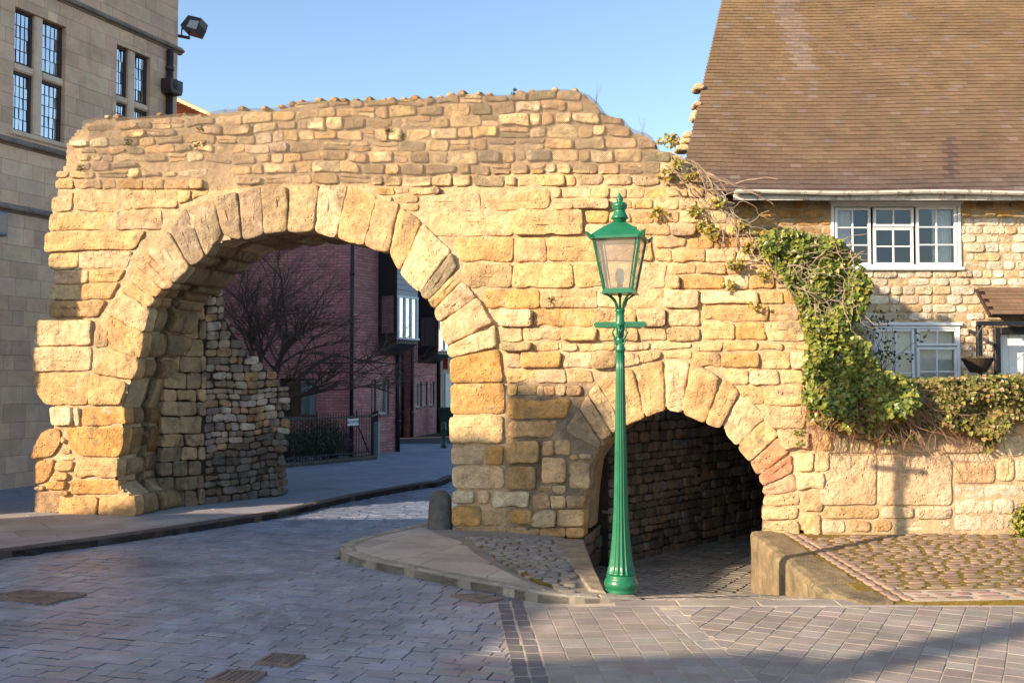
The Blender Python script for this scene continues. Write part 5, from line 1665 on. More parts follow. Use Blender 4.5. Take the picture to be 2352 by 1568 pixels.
def bay(parent, fr, s0, s1, zb, zt, c1, winpx=None):
    v = [fr.to3(s0, zb - .0, 0), fr.to3(s1, zb, 0), fr.to3(s0, zb + .32, c1), fr.to3(s1, zb + .32, c1), fr.to3(s0, zt, 0), fr.to3(s1, zt, 0), fr.to3(s0, zt, c1), fr.to3(s1, zt, c1)]
    b_ = obj('bay', v, [(0, 2, 3, 1), (0, 4, 6, 2), (1, 3, 7, 5), (4, 5, 7, 6), (2, 6, 7, 3)], M_BLACK, parent)
    wd = s1 - s0
    fr2 = Frame(fr.to3(s0, 0, c1 + .002), fr.u)
    b0, b1 = zb + .48, zb + 1.55
    mb = MB()
    n = 3
    for i in range(n + 1):
        x = .04 + (wd - .08) * i / n; mb.box(fr2, x - .025, x + .025, b0, b1, 0, .05)
    mb.box(fr2, 0, wd, b0 - .05, b0 - .001, 0, .09); mb.box(fr2, 0, wd, b1, b1 + .06, 0, .052)
    mb.obj('window_frame', M_WHITE, b_)
    for i in range(n):
        x0, x1 = .04 + (wd - .08) * i / n, .04 + (wd - .08) * (i + 1) / n
        obj('pane', [fr2.to3(x0, b0, .01), fr2.to3(x1, b0, .01), fr2.to3(x1, b1, .01), fr2.to3(x0, b1, .01)], [(0, 1, 2, 3)], M_LEADGLASS, b_)
    for k in range(7):                                   # pale weatherboards above
        v, f = boxm(fr2, 0, wd, b1 + .07 + k * .14, b1 + .2 + k * .14, 0, .02 + .004 * (k % 2)); obj('weatherboard', v, f, plain('grey_board', (.42, .42, .42), .6) if k == 0 else bpy.data.materials['grey_board'], b_)
    fs = Frame(fr.to3(s0, 0, 0), fr.n, (0, 0, 1), -fr.u)
    obj('side_pane', [fs.to3(.12, zb + .6, .004), fs.to3(c1 - .1, zb + .6, .004), fs.to3(c1 - .1, zb + 1.6, .004), fs.to3(.12, zb + 1.6, .004)], [(0, 1, 2, 3)], M_LEADGLASS, b_)
    return b_
bay(rb, B2, 1.02, 1.95, 2.72, 6.5, .62)
def pipe(parent, fr, a, b0, b1, r=.045, c=.06):
    mb = MB(); mb.tube([fr.to3(a, b0, c), fr.to3(a, b1, c)], r, r, 8)
    for z_ in np.arange(b0 + .8, b1, 1.3): mb.tube([fr.to3(a, z_, c), fr.to3(a, z_ + .08, c)], r * 1.35, r * 1.35, 8)
    return mb.obj('downpipe', M_BLACK, parent, True)
pipe(rb, B1, B1.px(809, 900)[0], .1, 7); pipe(rb, B2, LEN2 - .06, .1, 2.9, .055)
mb = MB()
ev = 7.2
rp = [C0 - UB1 * 5.2, C0, C0 + B2.u * LEN2]
v = [Vector((q.x, q.y, ev)) for q in rp] + [Vector((rp[1].x - 3, rp[1].y + 4, ev + 0.4)), Vector((rp[0].x - 2, rp[0].y + 5, ev + .4))]
obj('roof', v, [(0, 1, 2, 3, 4)], M_TILE, rb, (.12, .09, .08))
# second brick house further along the street
B3 = Frame((-3.42, 34.8, 0), (math.sin(rad(14)), math.cos(rad(14)), 0))
rb2 = thing('brick_house', (-4.5, 37, .1), 'farther red brick house with three narrow windows and a black bay', 'house')
L3 = B3.px(1004, 950)[0]
w3 = [bq(B3, 957, 969, 877, 934), bq(B3, 975, 982, 877, 931), bq(B3, 988, 998, 877, 930)]
rr = [(0, L3, 0, 7)]
for h in w3: rr = rects_minus(rr, h)
mb = MB()
for r in rr: mb.box(B3, r[0], r[1], r[2], r[3], -.4, -.012)
B4 = Frame((-5.0, 34.7, 0), (1, 0, 0))
mb.box(B4, 0, 1.6, 0, 7, -.4, -.012)
mb.obj('wall', M_BRICKMORTAR, rb2)
P = Pieces()
bricks(P, B3, 0, L3, .1, 5.0, w3, BR); bricks(P, B4, 0.2, 1.59, .1, 5.0, [], (.32, .13, .12))
P.flush('brick', 'bricks', M_BRICK, rb2)
for h in w3: simple_window(rb2, B3, h, M_CREAMFR, (0, 1, M_CURTAIN), (1, 1))
bay(rb2, B3, .45, 2.3, 2.65, 6.6, .75)
pipe(rb2, B4, B4.px(946, 950)[0], .1, 6); pipe(rb2, B4, B4.px(925, 950)[0], .1, 6)
pipe(rb2, B3, L3, .1, 6, .07)
shop = thing('shop', (-2.2, 42, .1), 'dark far shopfront with a red hanging sign and pale door', 'shop')
B5 = Frame(B3.to3(L3 + .1, 0, -.1), (math.sin(rad(12)), math.cos(rad(12)), 0))
v, f = boxm(B5, 0, 14, 0, 8, -.4, 0); obj('wall', v, f, M_RENDER, shop)
sf = hitY(1023, 824, 38.5)
SFm = Frame((sf.x, sf.y, sf.z), (1, 0, 0))
v, f = bevbox(SFm, -.1, .1, -.40, .40, -.03, .03, .01); obj('hanging_sign', v, f, M_RED, shop)
v, f = boxm(B5, 1.2, 2.1, .1, 2.3, 0, .05); obj('door', v, f, M_CREAMFR, shop)
# green bollard and bin
bo = hitz(1019, 1028, .11)
mb = MB(); mb.lathe((bo.x, bo.y, 0), [(.085, .05), (.085, .2), (.075, .22), (.07, .6), (.085, .63), (.085, .68), (.06, .7), (.075, .76), (.065, .83), (.02, .86)], 18)
o = mb.obj('bollard', plain('dark_green', (.015, .06, .04), .4), None, True); tag(o, 'slim dark green bollard standing on the pavement beyond the arch', 'bollard')
bi = hitz(1025, 997, .11)
bt = thing('wheelie_bin', (bi.x, bi.y, .11), 'green wheelie bin by the far shop wall', 'bin')
BIN = Frame((bi.x, bi.y, 0), (1, 0, 0))
v = [BIN.to3(a, z_, c) for z_, k in ((.13, .8), (1.0, 1)) for a, c in ((-.26 * k, .3 * k), (.26 * k, .3 * k), (.26 * k, -.3 * k), (-.26 * k, -.3 * k))]
obj('body', v, [(0, 1, 5, 4), (1, 2, 6, 5), (2, 3, 7, 6), (3, 0, 4, 7), (0, 3, 2, 1)], bpy.data.materials['dark_green'], bt)
v, f = bevbox(Frame((bi.x, bi.y, 1.0), (1, 0, 0), (0, 1, 0), (0, 0, 1)), -.28, .28, -.33, .33, .0, .08, .03); obj('lid', v, f, bpy.data.materials['dark_green'], bt)
mb = MB(); mb.tube([(bi.x - .26, bi.y + .25, .19), (bi.x + .26, bi.y + .25, .19)], .09, .09, 10); mb.obj('wheels', M_BLACK, bt)

# railings, hedge, street name
F0, F1 = hitz(648, 1073, .11), hitz(853, 1054, .11)
RL = Frame((F0.x, F0.y, 0), (F1.x - F0.x, F1.y - F0.y, 0))
LR = (F1 - F0).length
rl = thing('railings', ((F0.x + F1.x) / 2, (F0.y + F1.y) / 2, .1), 'black iron railings on a low stone kerb in front of the brick house', 'railings')
n_ = int(LR / .085)
for i in range(n_ + 1):
    a = i * LR / n_
    post = min(abs(a - RL.px(x, 1000)[0]) for x in (728, 817, 853)) < .04
    mb = MB(); r_ = .022 if post else .009; top = 1.34 if post else 1.29
    mb.tube([RL.to3(a, .16, 0), RL.to3(a, top - .04, 0), RL.to3(a, top, 0)], r_, r_ * .6, 5)
    mb.obj('post' if post else 'bar', M_BLACK, rl)
for b in (.28, 1.16):
    v, f = boxm(RL, 0, LR, b, b + .04, -.008, .008); obj('rail', v, f, M_BLACK, rl)
v, f = bevbox(RL, -.8, LR + .1, .05, .2, -.18, .12, .03); obj('plinth', v, f, M_KERB, rl, (.12, .10, .08))
mb = MB(); mb.tube([RL.to3(RL.px(822, 1000)[0], 1.05, -.05), RL.to3(LR - .02, .25, -.05)], .02, .02, 5); mb.obj('brace', M_BLACK, rl)
# return of the railings to the house
v2 = B2.to3(.9, 0, .12)
RL2 = Frame((F1.x, F1.y, 0), (v2.x - F1.x, v2.y - F1.y, 0)); L2_ = (Vector((v2.x, v2.y, 0)) - Vector((F1.x, F1.y, 0))).length
for i in range(1, int(L2_ / .085)):
    mb = MB(); mb.tube([RL2.to3(i * .085, .16, 0), RL2.to3(i * .085, 1.27, 0)], .009, .006, 5); mb.obj('bar', M_BLACK, rl)
v, f = boxm(RL2, 0, L2_, 1.16, 1.2, -.008, .008); obj('rail', v, f, M_BLACK, rl)
def text_mesh(s, size, fr, a, b, c, depth, mat, parent, name='lettering', center=True):
    cu = bpy.data.curves.new('t', 'FONT'); cu.body = s; cu.size = size; cu.extrude = depth
    cu.align_x = 'CENTER'; cu.align_y = 'CENTER'
    to = bpy.data.objects.new('t', cu); COL.objects.link(to)
    bpy.context.view_layer.update()
    me = bpy.data.meshes.new_from_object(to.evaluated_get(bpy.context.evaluated_depsgraph_get()))
    bpy.data.objects.remove(to)
    vs = [fr.to3(a + q.co.x, b + q.co.y, c + q.co.z) for q in me.vertices]
    fs = [tuple(p.vertices) for p in me.polygons]
    bpy.data.meshes.remove(me)
    return obj(name, vs, fs, mat, parent)
sn = RL.px(795, 970); sn2 = RL.px(820, 970)
zt_, zb_ = RL.px(807, 961)[1], RL.px(807, 977)[1]
SNF = Frame(RL.to3((sn[0] + sn2[0]) / 2, 0, .05), RL.u)
sw = (sn2[0] - sn[0]) / 2
sign = thing('street_sign', RL.to3((sn[0] + sn2[0]) / 2, .2, .05), 'white street name plate reading NEWPORT on the railings', 'sign')
v, f = bevbox(SNF, -sw, sw, zb_, zt_, -.01, .01, .004); obj('plate', v, f, M_WHITE, sign)
text_mesh('NEWPORT', .105, SNF, 0, (zt_ + zb_) / 2, .011, .002, M_BLACK, sign)
mb = MB(); mb.tube([SNF.to3(sw - .03, .1, -.03), SNF.to3(sw - .03, zt_ + .05, -.03)], .018, .018, 6); mb.obj('sign_post', M_IRON, sign)
cb = hitz(861, 1052, .11)
v, f = bevbox(Frame((cb.x, cb.y + .2, 0), (1, 0, 0)), -.06, .06, .1, 1.0, -.3, 0, .015)
o = obj('utility_cabinet', v, f, plain('grey_green', (.20, .24, .20), .6)); tag(o, 'narrow grey green utility cabinet beside the railings end', 'cabinet')
def bush(name, label, cen, rx, ry, rz, n, size, tints, group=None, twigs=14):
    t = thing(name, (cen[0], cen[1], cen[2] - rz), label, 'shrub', group)
    mb = MB()
    for k in range(n):
        d = Vector((random.gauss(0, 1), random.gauss(0, 1), random.gauss(0, 1))).normalized()
        rr = random.uniform(.55, 1.05) * (1 + .25 * noise.noise(d * 2.3 + Vector(cen)))
        p = Vector((cen[0] + d.x * rx * rr, cen[1] + d.y * ry * rr, max(cen[2] - rz * .98, cen[2] + d.z * rz * rr)))
        leaf(mb, p, d + Vector((random.uniform(-.6, .6), random.uniform(-.6, .6), random.uniform(-.2, .8))), size * random.uniform(.7, 1.3), vary(random.choice(tints), .25))
    fo = mb.obj('foliage', M_LEAF, t); fo['kind'] = 'stuff'
    mb = MB()
    for k in range(twigs):
        d = Vector((random.uniform(-.7, .7) * rx, random.uniform(-.7, .7) * ry, rz * random.uniform(.2, .9)))
        b0_ = Vector((cen[0], cen[1], cen[2] - rz))
        mb.tube([b0_ + Vector((d.x * .15, d.y * .15, 0)), b0_ + Vector((d.x * .6, d.y * .6, d.z)), b0_ + Vector((d.x, d.y, d.z * 1.6))], .012, .004, 5, (.08, .06, .045))
    mb.obj('stem', M_TWIG, t, kind='stuff')
    return t
GRN = ((.045, .07, .02), (.03, .055, .018), (.06, .08, .025))
c1 = RL.to3(.9, 0, -.75); bush('shrub', 'dark clipped shrub behind the railings, below the curtained window', (c1.x, c1.y, .62), .95, .5, .55, 2600, .05, GRN, twigs=10)
c1 = RL.to3(2.05, 0, -.75); bush('shrub', 'dark clipped shrub behind the railings, beside the street name plate', (c1.x, c1.y, .60), .6, .5, .52, 1900, .05, GRN, twigs=10)

# ------------------------------------------------------------------ bare tree behind the ruined wall
tr = thing('bare_tree', (-5.0, 20.0, .1), 'leafless spreading tree rising behind the ruined wall', 'tree')
tb, br_ = MB(), MB()
def grow(p, d, L, r, lev):
    pts = [p]; q = Vector(p); dd = Vector(d).normalized()
    seg = 5
    for i in range(seg):
        dd = (dd + Vector((random.gauss(0, .12), random.gauss(0, .12), random.gauss(0, .10) + (.02 if lev < 3 else .0)))).normalized()
        q = q + dd * (L / seg); pts.append(q.copy())
    (tb if lev < 2 else br_).tube(pts, r, r * .55, 7 if lev < 2 else 4, vary((.125, .095, .08), .2))
    if lev >= 5: return
    n = {0: 5, 1: 5, 2: 5, 3: 4, 4: 3}[lev]
    for k in range(n):
        t = random.uniform(.35, 1.0)
        i = min(seg - 1, int(t * seg)); base = pts[i].lerp(pts[i + 1], t * seg - i)
        nd_ = (dd + Vector((random.gauss(.12, .55), random.gauss(-.1, .4), random.gauss(.0, .42)))).normalized()
        if base.z + nd_.z * L * .7 > 6.6: nd_.z *= .1
        if base.z + nd_.z * L < 1.9: nd_.z = abs(nd_.z) * .5 + .1
        grow(base, nd_, L * random.uniform(.55, .8), r * .48, lev + 1)
for (dx, dy, dz, L) in ((.1, 0, 1, 1.6), (.55, -.1, .75, 1.7), (.85, -.1, .5, 1.7), (-.35, 0, 1, 1.5), (.3, .3, 1, 1.6), (1.0, -.2, .28, 1.5)):
    grow(Vector((-5.0 + dx * .15, 20.0, 1.6)), Vector((dx, dy, dz)), L, .062, 1)
tb.tube([(-5.0, 20, .05), (-5.02, 20, .8), (-4.98, 20, 1.75)], .17, .12, 10, (.06, .05, .043))
tb.obj('trunk', M_BARK, tr, True); bo_ = br_.obj('branches', M_BARK, tr)

# ------------------------------------------------------------------ green lamp post
lp = hitz(1425, 1367, .018)
LY = lp.y + .14
lx = hitY(1425, 900, LY).x
def lz(y): return hitY(1425, y, LY).z
ls = LY / FPX
lamp = thing('street_lamp', (lx, LY, .02), 'green cast iron lamp post with glazed lantern and ladder bar', 'street lamp')
def prof(l): return [(hw * ls, lz(y)) for hw, y in l]
LF = Frame((lx, LY, 0), UA)
v, f = lathem((lx, LY, 0), prof([(35, 1376), (36, 1352), (35, 1349), (37, 1346), (39, 1340), (38, 1333), (35, 1328), (33, 1325), (34, 1321), (32, 1317)]), 40); obj('base', v, f, M_GREEN, lamp, None, True)
fl_ = (lz(1315), lz(806), 16, .10)
pl = [(33, 1316), (32, 1312), (28, 1296), (24.5, 1270), (21, 1235), (18.5, 1200), (16.5, 1160), (15, 1100), (13.8, 1040), (12.8, 980), (11.6, 910), (10.5, 850), (9.8, 808)]
v, f = lathem((lx, LY, 0), prof(pl), 96, (lz(1314), lz(805), 16, .16)); obj('fluted_shaft', v, f, M_GREEN, lamp, None, True)
v, f = lathem((lx, LY, 0), prof([(9.8, 808), (11, 806), (12.5, 803), (11, 799), (10, 795), (10, 786), (11.5, 783), (12.5, 780), (10, 776), (9, 770), (9, 762), (11, 757), (10, 753), (11, 748), (13, 742), (10, 737), (9.5, 722), (10.5, 716), (13, 713), (9, 711), (6, 708)]), 32); obj('capital', v, f, M_GREEN, lamp, None, True)
# acanthus scrolls under the ladder bar
for sx in (-1, 1):
    mb = MB()
    pts = [(0, lz(782)), (sx * 12 * ls, lz(775)), (sx * 17 * ls, lz(764)), (sx * 13 * ls, lz(756)), (sx * 18 * ls, lz(750))]
    mb.tube([LF.to3(a, b, .03) for a, b in pts], .014, .008, 6)
    pts = [(sx * 4 * ls, lz(792)), (sx * 11 * ls, lz(788)), (sx * 13 * ls, lz(782)), (sx * 9 * ls, lz(778))]
    mb.tube([LF.to3(a, b, .03) for a, b in pts], .010, .007, 6)
    mb.obj('scroll', M_GREEN, lamp, True)
mb = MB()
for (a, y0, y1, r) in ((0, 775, 745, .014), (-.02, 768, 752, .010), (.02, 768, 752, .010)):
    mb.tube([LF.to3(a * .4, lz(y0), .055), LF.to3(a, lz((y0 + y1) / 2), .07), LF.to3(a * 1.6, lz(y1), .055)], r, r * .5, 6)
mb.obj('fleur', M_GREEN, lamp, True)
bw = 61 * ls
zb0, zb1 = lz(752), lz(739)
pb = [(-bw, zb0 + .018), (-bw + .02, zb0), (bw - .02, zb0), (bw, zb0 + .018), (bw, zb1 - .018), (bw - .02, zb1), (-bw + .02, zb1), (-bw, zb1 - .018)]
v, f = prism(LF, pb, -.02, .022, .005); bar = obj('ladder_bar', v, f, M_GREEN, lamp)
text_mesh('CITY OF', .046, LF, -bw * .56, (zb0 + zb1) / 2 - .002, .022, .004, M_GREEN, bar)
text_mesh('LINCOLN', .046, LF, bw * .55, (zb0 + zb1) / 2 - .002, .022, .004, M_GREEN, bar)
# bracket arms carrying the lantern
hb_, ht_ = 33 * ls * .98, 57 * ls * .93
zB, zT = lz(667), lz(551)
for sx in (-1, 1):
    for sy in (-1, 1):
        mb = MB()
        pts = []
        for k in range(9):
            t = k / 8
            r_ = .03 + (hb_ - .035) * (t ** 2.2)
            pts.append(LF.to3(sx * r_, lz(714) + (zB - .03 - lz(714)) * (t ** .8), sy * r_))
        mb.tube(pts, .011, .011, 6); mb.obj('bracket_arm', M_GREEN, lamp, True)
mb = MB(); mb.tube([LF.to3(0, lz(712), 0), LF.to3(0, zB, 0)], .012, .012, 8); mb.tube([LF.to3(0, lz(682), 0), LF.to3(0, lz(668), 0)], .02, .02, 8); mb.obj('gas_pipe', M_GREEN, lamp, True)
# lantern frame
fm = MB()
def sq(h, z, c0=0): return [LF.to3(-h, z, h), LF.to3(h, z, h), LF.to3(h, z, -h), LF.to3(-h, z, -h)]
fm.box(LF, -hb_ - .015, hb_ + .015, zB - .025, zB - .006, -hb_ - .015, hb_ + .015)
fm.box(LF, -hb_ - .03, hb_ + .03, zB - .038, zB - .027, -hb_ - .03, hb_ + .03)
bq_, tq_ = sq(hb_, zB), sq(ht_, zT)
for i in range(4):
    fm.tube([bq_[i], tq_[i]], .016, .016, 4)
    j = (i + 1) % 4
    fm.tube([bq_[i], bq_[j]], .014, .014, 4); fm.tube([tq_[i], tq_[j]], .02, .02, 4)
frame = fm.obj('lantern_frame', M_GREEN, lamp)
for i in range(4):
    j = (i + 1) % 4
    obj('pane', [bq_[i], bq_[j], tq_[j], tq_[i]], [(0, 1, 2, 3)], M_LAMPGLASS, frame)
    # inner door frame strips
    mb = MB(); e = .10
    a0, a1, c0, c1 = Vector(bq_[i]), Vector(bq_[j]), Vector(tq_[i]), Vector(tq_[j])
    mb.tube([a0.lerp(a1, 1 - e), c0.lerp(c1, 1 - e * .75)], .008, .008, 4); mb.obj('door_stile', M_GREEN, frame)
    mb = MB()
    for t in (.25, .75):
        m0 = a0.lerp(c0, t); m1 = a1.lerp(c1, t); mb.tube([m0.lerp(m1, .93), m0.lerp(m1, .93) + Vector((0, 0, .05))], .009, .009, 6)
    mb.obj('hinge', M_IRON, frame)
# canopy, ventilator, finial
cp = MB()
h0, h1 = ht_ + .035, 16 * ls
rows = [(h0, zT - .012), (h0, zT + .014), (h0 * .80, lz(536)), (h0 * .55, lz(524)), (h1, lz(513))]
vv = []
for h, z_ in rows: vv += sq(h, z_)
ff = [(3, 2, 1, 0)]
for k in range(len(rows) - 1):
    for i in range(4): ff.append((k * 4 + i, k * 4 + (i + 1) % 4, k * 4 + 4 + (i + 1) % 4, k * 4 + 4 + i))
ff.append(tuple(range(16, 20)))
canopy = obj('canopy', vv, ff, M_GREEN, lamp)
for sx in (-1, 1):
    for sy in (-1, 1):
        p = Vector(LF.to3(sx * h0, zT, sy * h0))
        o_ = (LF.u * sx + LF.n * sy).normalized()
        s2 = Vector((-o_.y, o_.x, 0))
        q = [p - s2 * .05 + o_ * -.03, p + o_ * .012, p + s2 * .05 + o_ * -.03, p + s2 * .02 + o_ * .02 + Vector((0, 0, .045)), p + o_ * .045 + Vector((0, 0, .06)), p - s2 * .02 + o_ * .02 + Vector((0, 0, .045))]
        q2 = [a - o_ * .006 for a in q]
        obj('corner_crest', q + q2, [(0, 1, 4, 5), (1, 2, 3, 4), (6, 11, 10, 7), (7, 10, 9, 8), (0, 5, 11, 6), (5, 4, 10, 11), (4, 3, 9, 10), (3, 2, 8, 9)], M_GREEN, canopy)
v, f = lathem((lx, LY, 0), prof([(15, 515), (15, 506), (17, 504), (20, 503), (19.5, 499), (16, 493), (13.5, 487), (12.5, 483), (15, 481), (16, 479)]), 32); obj('ventilator', v, f, M_GREEN, canopy, None, True)
v, f = lathem((lx, LY, 0), prof([(13, 482), (16.5, 478), (17.5, 473), (16.5, 468), (11, 465), (6, 463.5), (8, 460), (8, 457), (5.5, 452), (2.5, 447), (2, 444), (.3, 443)]), 32); obj('finial', v, f, M_GREEN, canopy, None, True)
mb = MB(); mb.tube([LF.to3(0, zB, 0), LF.to3(0, zB + .06, 0)], .03, .03, 10); mb.obj('lamp_holder', M_BLACK, frame)
v, f = lathem((lx, LY, 0), [(.02, zB + .06), (.04, zB + .1), (.045, zB + .16), (.03, zB + .21), (.005, zB + .22)], 16); obj('bulb', v, f, plain('opal_bulb', (.75, .74, .70), .3), frame, None, True)

# ------------------------------------------------------------------ ivy and small plants
IVY = ((.15, .20, .03), (.19, .225, .035), (.085, .125, .022), (.23, .235, .045), (.28, .25, .045))
YEL = ((.30, .22, .03), (.24, .20, .035), (.34, .20, .04))
def scatter(mb, fr, poly, n, size, tints, c0, c1, edge=True, nb=(0, 0, .35), bias=None):
    xs_ = [p[0] for p in poly]; ys_ = [p[1] for p in poly]
    k = 0; tries = 0
    while k < n and tries < n * 12:
        tries += 1
        x, y = random.uniform(min(xs_), max(xs_)), random.uniform(min(ys_), max(ys_))
        if not inside((x, y), poly): continue
        g = noise.noise((x * .022, y * .022, 4.2)); 
        if g < -.28 and random.random() < .75: continue
        a, b = fr.px(x, y)
        c = c0 + (c1 - c0) * (random.random() ** .6) * (.55 + .55 * (g + .5))
        nn = fr.n + Vector((random.gauss(0, .55), random.gauss(0, .35), random.gauss(.2, .5))) + Vector(nb)
        leaf(mb, fr.to3(a, b, c), nn, size * random.uniform(.6, 1.25), vary(random.choice(tints), .25, .08))
        k += 1
def vine(mb, fr, x, y, dx, dy, n, r, c=.05, tint=(.22, .16, .11), wig=.5, step=9):
    pts = []
    a_ = math.atan2(dy, dx)
    for i in range(n):
        p = fr.px(x, y); pts.append(fr.to3(p[0], p[1], c + .04 * noise.noise((x * .03, y * .03, i * .2))))
        a_ += random.gauss(0, wig * .4) + (math.atan2(dy, dx) - a_) * .12
        x += math.cos(a_) * step; y += math.sin(a_) * step
    if len(pts) > 2: mb.tube(pts, r, r * .4, 5, vary(tint, .2))
    return x, y
ivy = thing('ivy', GW.to3(.1, .3, .1), 'large green ivy mass with bare stems climbing the broken end of the gateway', 'ivy')
main = [(1745, 548), (1800, 536), (1870, 546), (1930, 562), (1972, 610), (1998, 660), (1985, 705), (1965, 745), (1990, 800), (2030, 850), (2088, 872), (2112, 925), (2060, 955), (1960, 965), (1850, 930), (1843, 905), (1848, 860), (1852, 780), (1832, 700), (1800, 640), (1760, 600)]
mb = MB()
scatter(mb, AF, main, 11500, .055, IVY, .02, .42)
scatter(mb, AF, [(1842, 900), (2110, 900), (2060, 985), (1950, 985), (1850, 950)], 500, .06, IVY + YEL, .02, .3)
for (x, y, n) in ((1540, 325, 60), (1528, 330, 20), (1560, 375, 40), (1530, 405, 40), (1590, 410, 40), (1620, 520, 70), (1600, 490, 50), (1515, 490, 40), (1640, 535, 60), (1690, 610, 60), (1675, 660, 25), (1720, 570, 60), (1760, 630, 40), (1740, 700, 16), (1655, 470, 40), (1700, 520, 60)):
    pl_ = [(x + 20 * math.cos(t) * random.uniform(.6, 1.2), y + 16 * math.sin(t) * random.uniform(.6, 1.2)) for t in [i * math.pi / 4 for i in range(8)]]
    scatter(mb, AF, pl_, n, .05, YEL + IVY[3:], .02, .16)
scatter(mb, AF, [(1735, 535), (1800, 530), (1800, 600), (1745, 590)], 260, .06, IVY + YEL, .02, .2)
mb.obj('foliage', M_LEAF, ivy, kind='stuff')
mb = MB()
for k in range(24):
    x, y = random.uniform(1520, 1640), random.uniform(350, 440)
    y = max(y, sil_y(x) + 4)
    vine(mb, AF, x, y, 1, random.uniform(.5, 1.2), random.randint(8, 22), random.uniform(.004, .013), random.uniform(.03, .12), (.30, .23, .16))
for k in range(48):
    x = random.uniform(1640, 1820); y = sil_y(x) + random.uniform(5, 90)
    vine(mb, AF, x, y, random.uniform(-.4, 1), random.uniform(-.1, 1), random.randint(5, 16), random.uniform(.003, .009), random.uniform(.03, .2), (.32, .25, .18), .9)
for k in range(60):
    vine(mb, AF, random.uniform(1780, 1960), random.uniform(560, 720), random.uniform(-.4, 1), random.uniform(-.3, 1), random.randint(6, 16), random.uniform(.003, .008), random.uniform(.25, .45), (.34, .27, .20), .9)
for k in range(110):
    vine(mb, AF, random.uniform(1850, 2060), random.uniform(880, 950), random.uniform(-1, .6), random.uniform(.3, 1), random.randint(6, 16), random.uniform(.003, .007), random.uniform(.05, .35), random.choice(((.24, .10, .06), (.28, .19, .12), (.20, .09, .05))), .7)
mb.obj('stem', M_TWIG, ivy, kind='stuff')
hed = thing('ivy_hedge', GW.to3(2.4, 1.6, .0), 'ivy hedge spilling over the top of the pale retaining wall', 'hedge')
mb = MB()
hpoly = [(2030, 885), (2110, 872), (2200, 867), (2280, 862), (2900, 848), (2900, 960), (2310, 965), (2290, 1000), (2250, 1005), (2200, 985), (2150, 975), (2085, 1008), (2020, 1015), (1960, 990), (1900, 985), (1850, 955), (1850, 915)]
scatter(mb, GW, hpoly, 15000, .052, ((.19, .195, .04), (.22, .20, .04), (.11, .125, .03), (.26, .21, .06), (.27, .18, .08)), .0, .32)
scatter(mb, GW, [(2060, 872), (2900, 848), (2900, 885), (2060, 900)], 4000, .05, ((.18, .18, .04), (.24, .19, .07)), -.5, .2)
scatter(mb, GW, [(2230, 985), (2290, 985), (2275, 1035), (2262, 1040), (2250, 1010)], 90, .05, IVY, .02, .1)
scatter(mb, GW, [(1826, 985), (1842, 985), (1840, 1030), (1830, 1030)], 26, .04, IVY, .02, .06)
mb.obj('foliage', M_LEAF, hed, kind='stuff')
mb = MB()
for k in range(150):
    x = random.uniform(1850, 2330)
    vine(mb, GW, x, random.uniform(930, 990), random.uniform(-.5, .5), 1, random.randint(5, 15), random.uniform(.002, .0045), random.uniform(.02, .2), random.choice(((.22, .10, .07), (.26, .18, .12))), .6)
for k in range(60):
    vine(mb, GW, random.uniform(1990, 2120), random.uniform(900, 960), random.uniform(.2, 1), random.uniform(-.1, .9), random.randint(8, 18), random.uniform(.003, .006), random.uniform(.2, .4), (.30, .17, .12), .5)
mb.obj('stem', M_TWIG, hed, kind='stuff')
wb = GW.px(2345, 1165)
bush('shrub', 'small bright green bush growing at the foot of the retaining wall', tuple(GW.to3(wb[0] + .05, .42, .12)), .22, .14, .24, 700, .045, IVY, twigs=6)
# dark rose twigs by the lower cottage window
rs = thing('climbing_shrub', (5.6, 14.9, 1.05), 'thin dark leafy twigs in front of the lower cottage window', 'shrub')
mb = MB(); lb = MB()
F14 = Frame((0, 14.7, 0), (1, 0, 0))
for k in range(34):
    x, y = random.uniform(1985, 2050), random.uniform(860, 890)
    ex, ey = vine(mb, F14, x, y, random.uniform(-.25, .55), -1, random.randint(7, 17), random.uniform(.003, .006), random.uniform(-.1, .2), (.14, .06, .05), .7)
    a, b = F14.px(ex, ey)
    for q in range(4): leaf(lb, F14.to3(a + random.gauss(0, .06), b + random.gauss(0, .06), random.uniform(-.05, .2)), (random.gauss(0, .5), -1, random.gauss(.3, .5)), .045, vary((.06, .075, .025), .3))
mb.obj('stem', M_TWIG, rs, kind='stuff'); lb.obj('foliage', M_LEAF, rs, kind='stuff')
# weeds along the crest of the wall
def weed(x, y, h, n, label, leafy=True):
    a, b = A2((x, y)); base = AF.to3(a, b, -.3)
    t = thing('weed', base, label, 'weed')
    mb = MB(); lb = MB()
    for k in range(n):
        d = Vector((random.gauss(0, .15), random.gauss(0, .1), 1)); hh = h * random.uniform(.5, 1)
        p = [base + Vector((random.gauss(0, .02), 0, -.05)), base + d * hh * .5, base + d * hh + Vector((random.gauss(0, .03), 0, 0))]
        mb.tube(p, .004, .0015, 4, (.20, .16, .10))
        if leafy:
            for q in range(7):
                leaf(lb, p[0].lerp(p[2], random.uniform(.2, 1)) + Vector((random.gauss(0, .02), 0, 0)), (random.gauss(0, 1), -1, random.gauss(0, 1)), .035, vary((.07, .085, .04), .3))
    mb.obj('stem', M_TWIG, t, kind='stuff')
    if leafy: lb.obj('foliage', M_LEAF, t, kind='stuff')
weed(1177, 216, .22, 4, 'leafy weed sprouting from the middle of the gateway crest')
weed(1360, 222, .30, 4, 'thin dry grass stalks at the highest corner of the gateway', False)
weed(1470, 300, .32, 3, 'single dry stalks on the broken slope of the gateway', False)
weed(490, 256, .18, 3, 'tiny dry tuft on the left part of the gateway crest', False)
moss = MB()
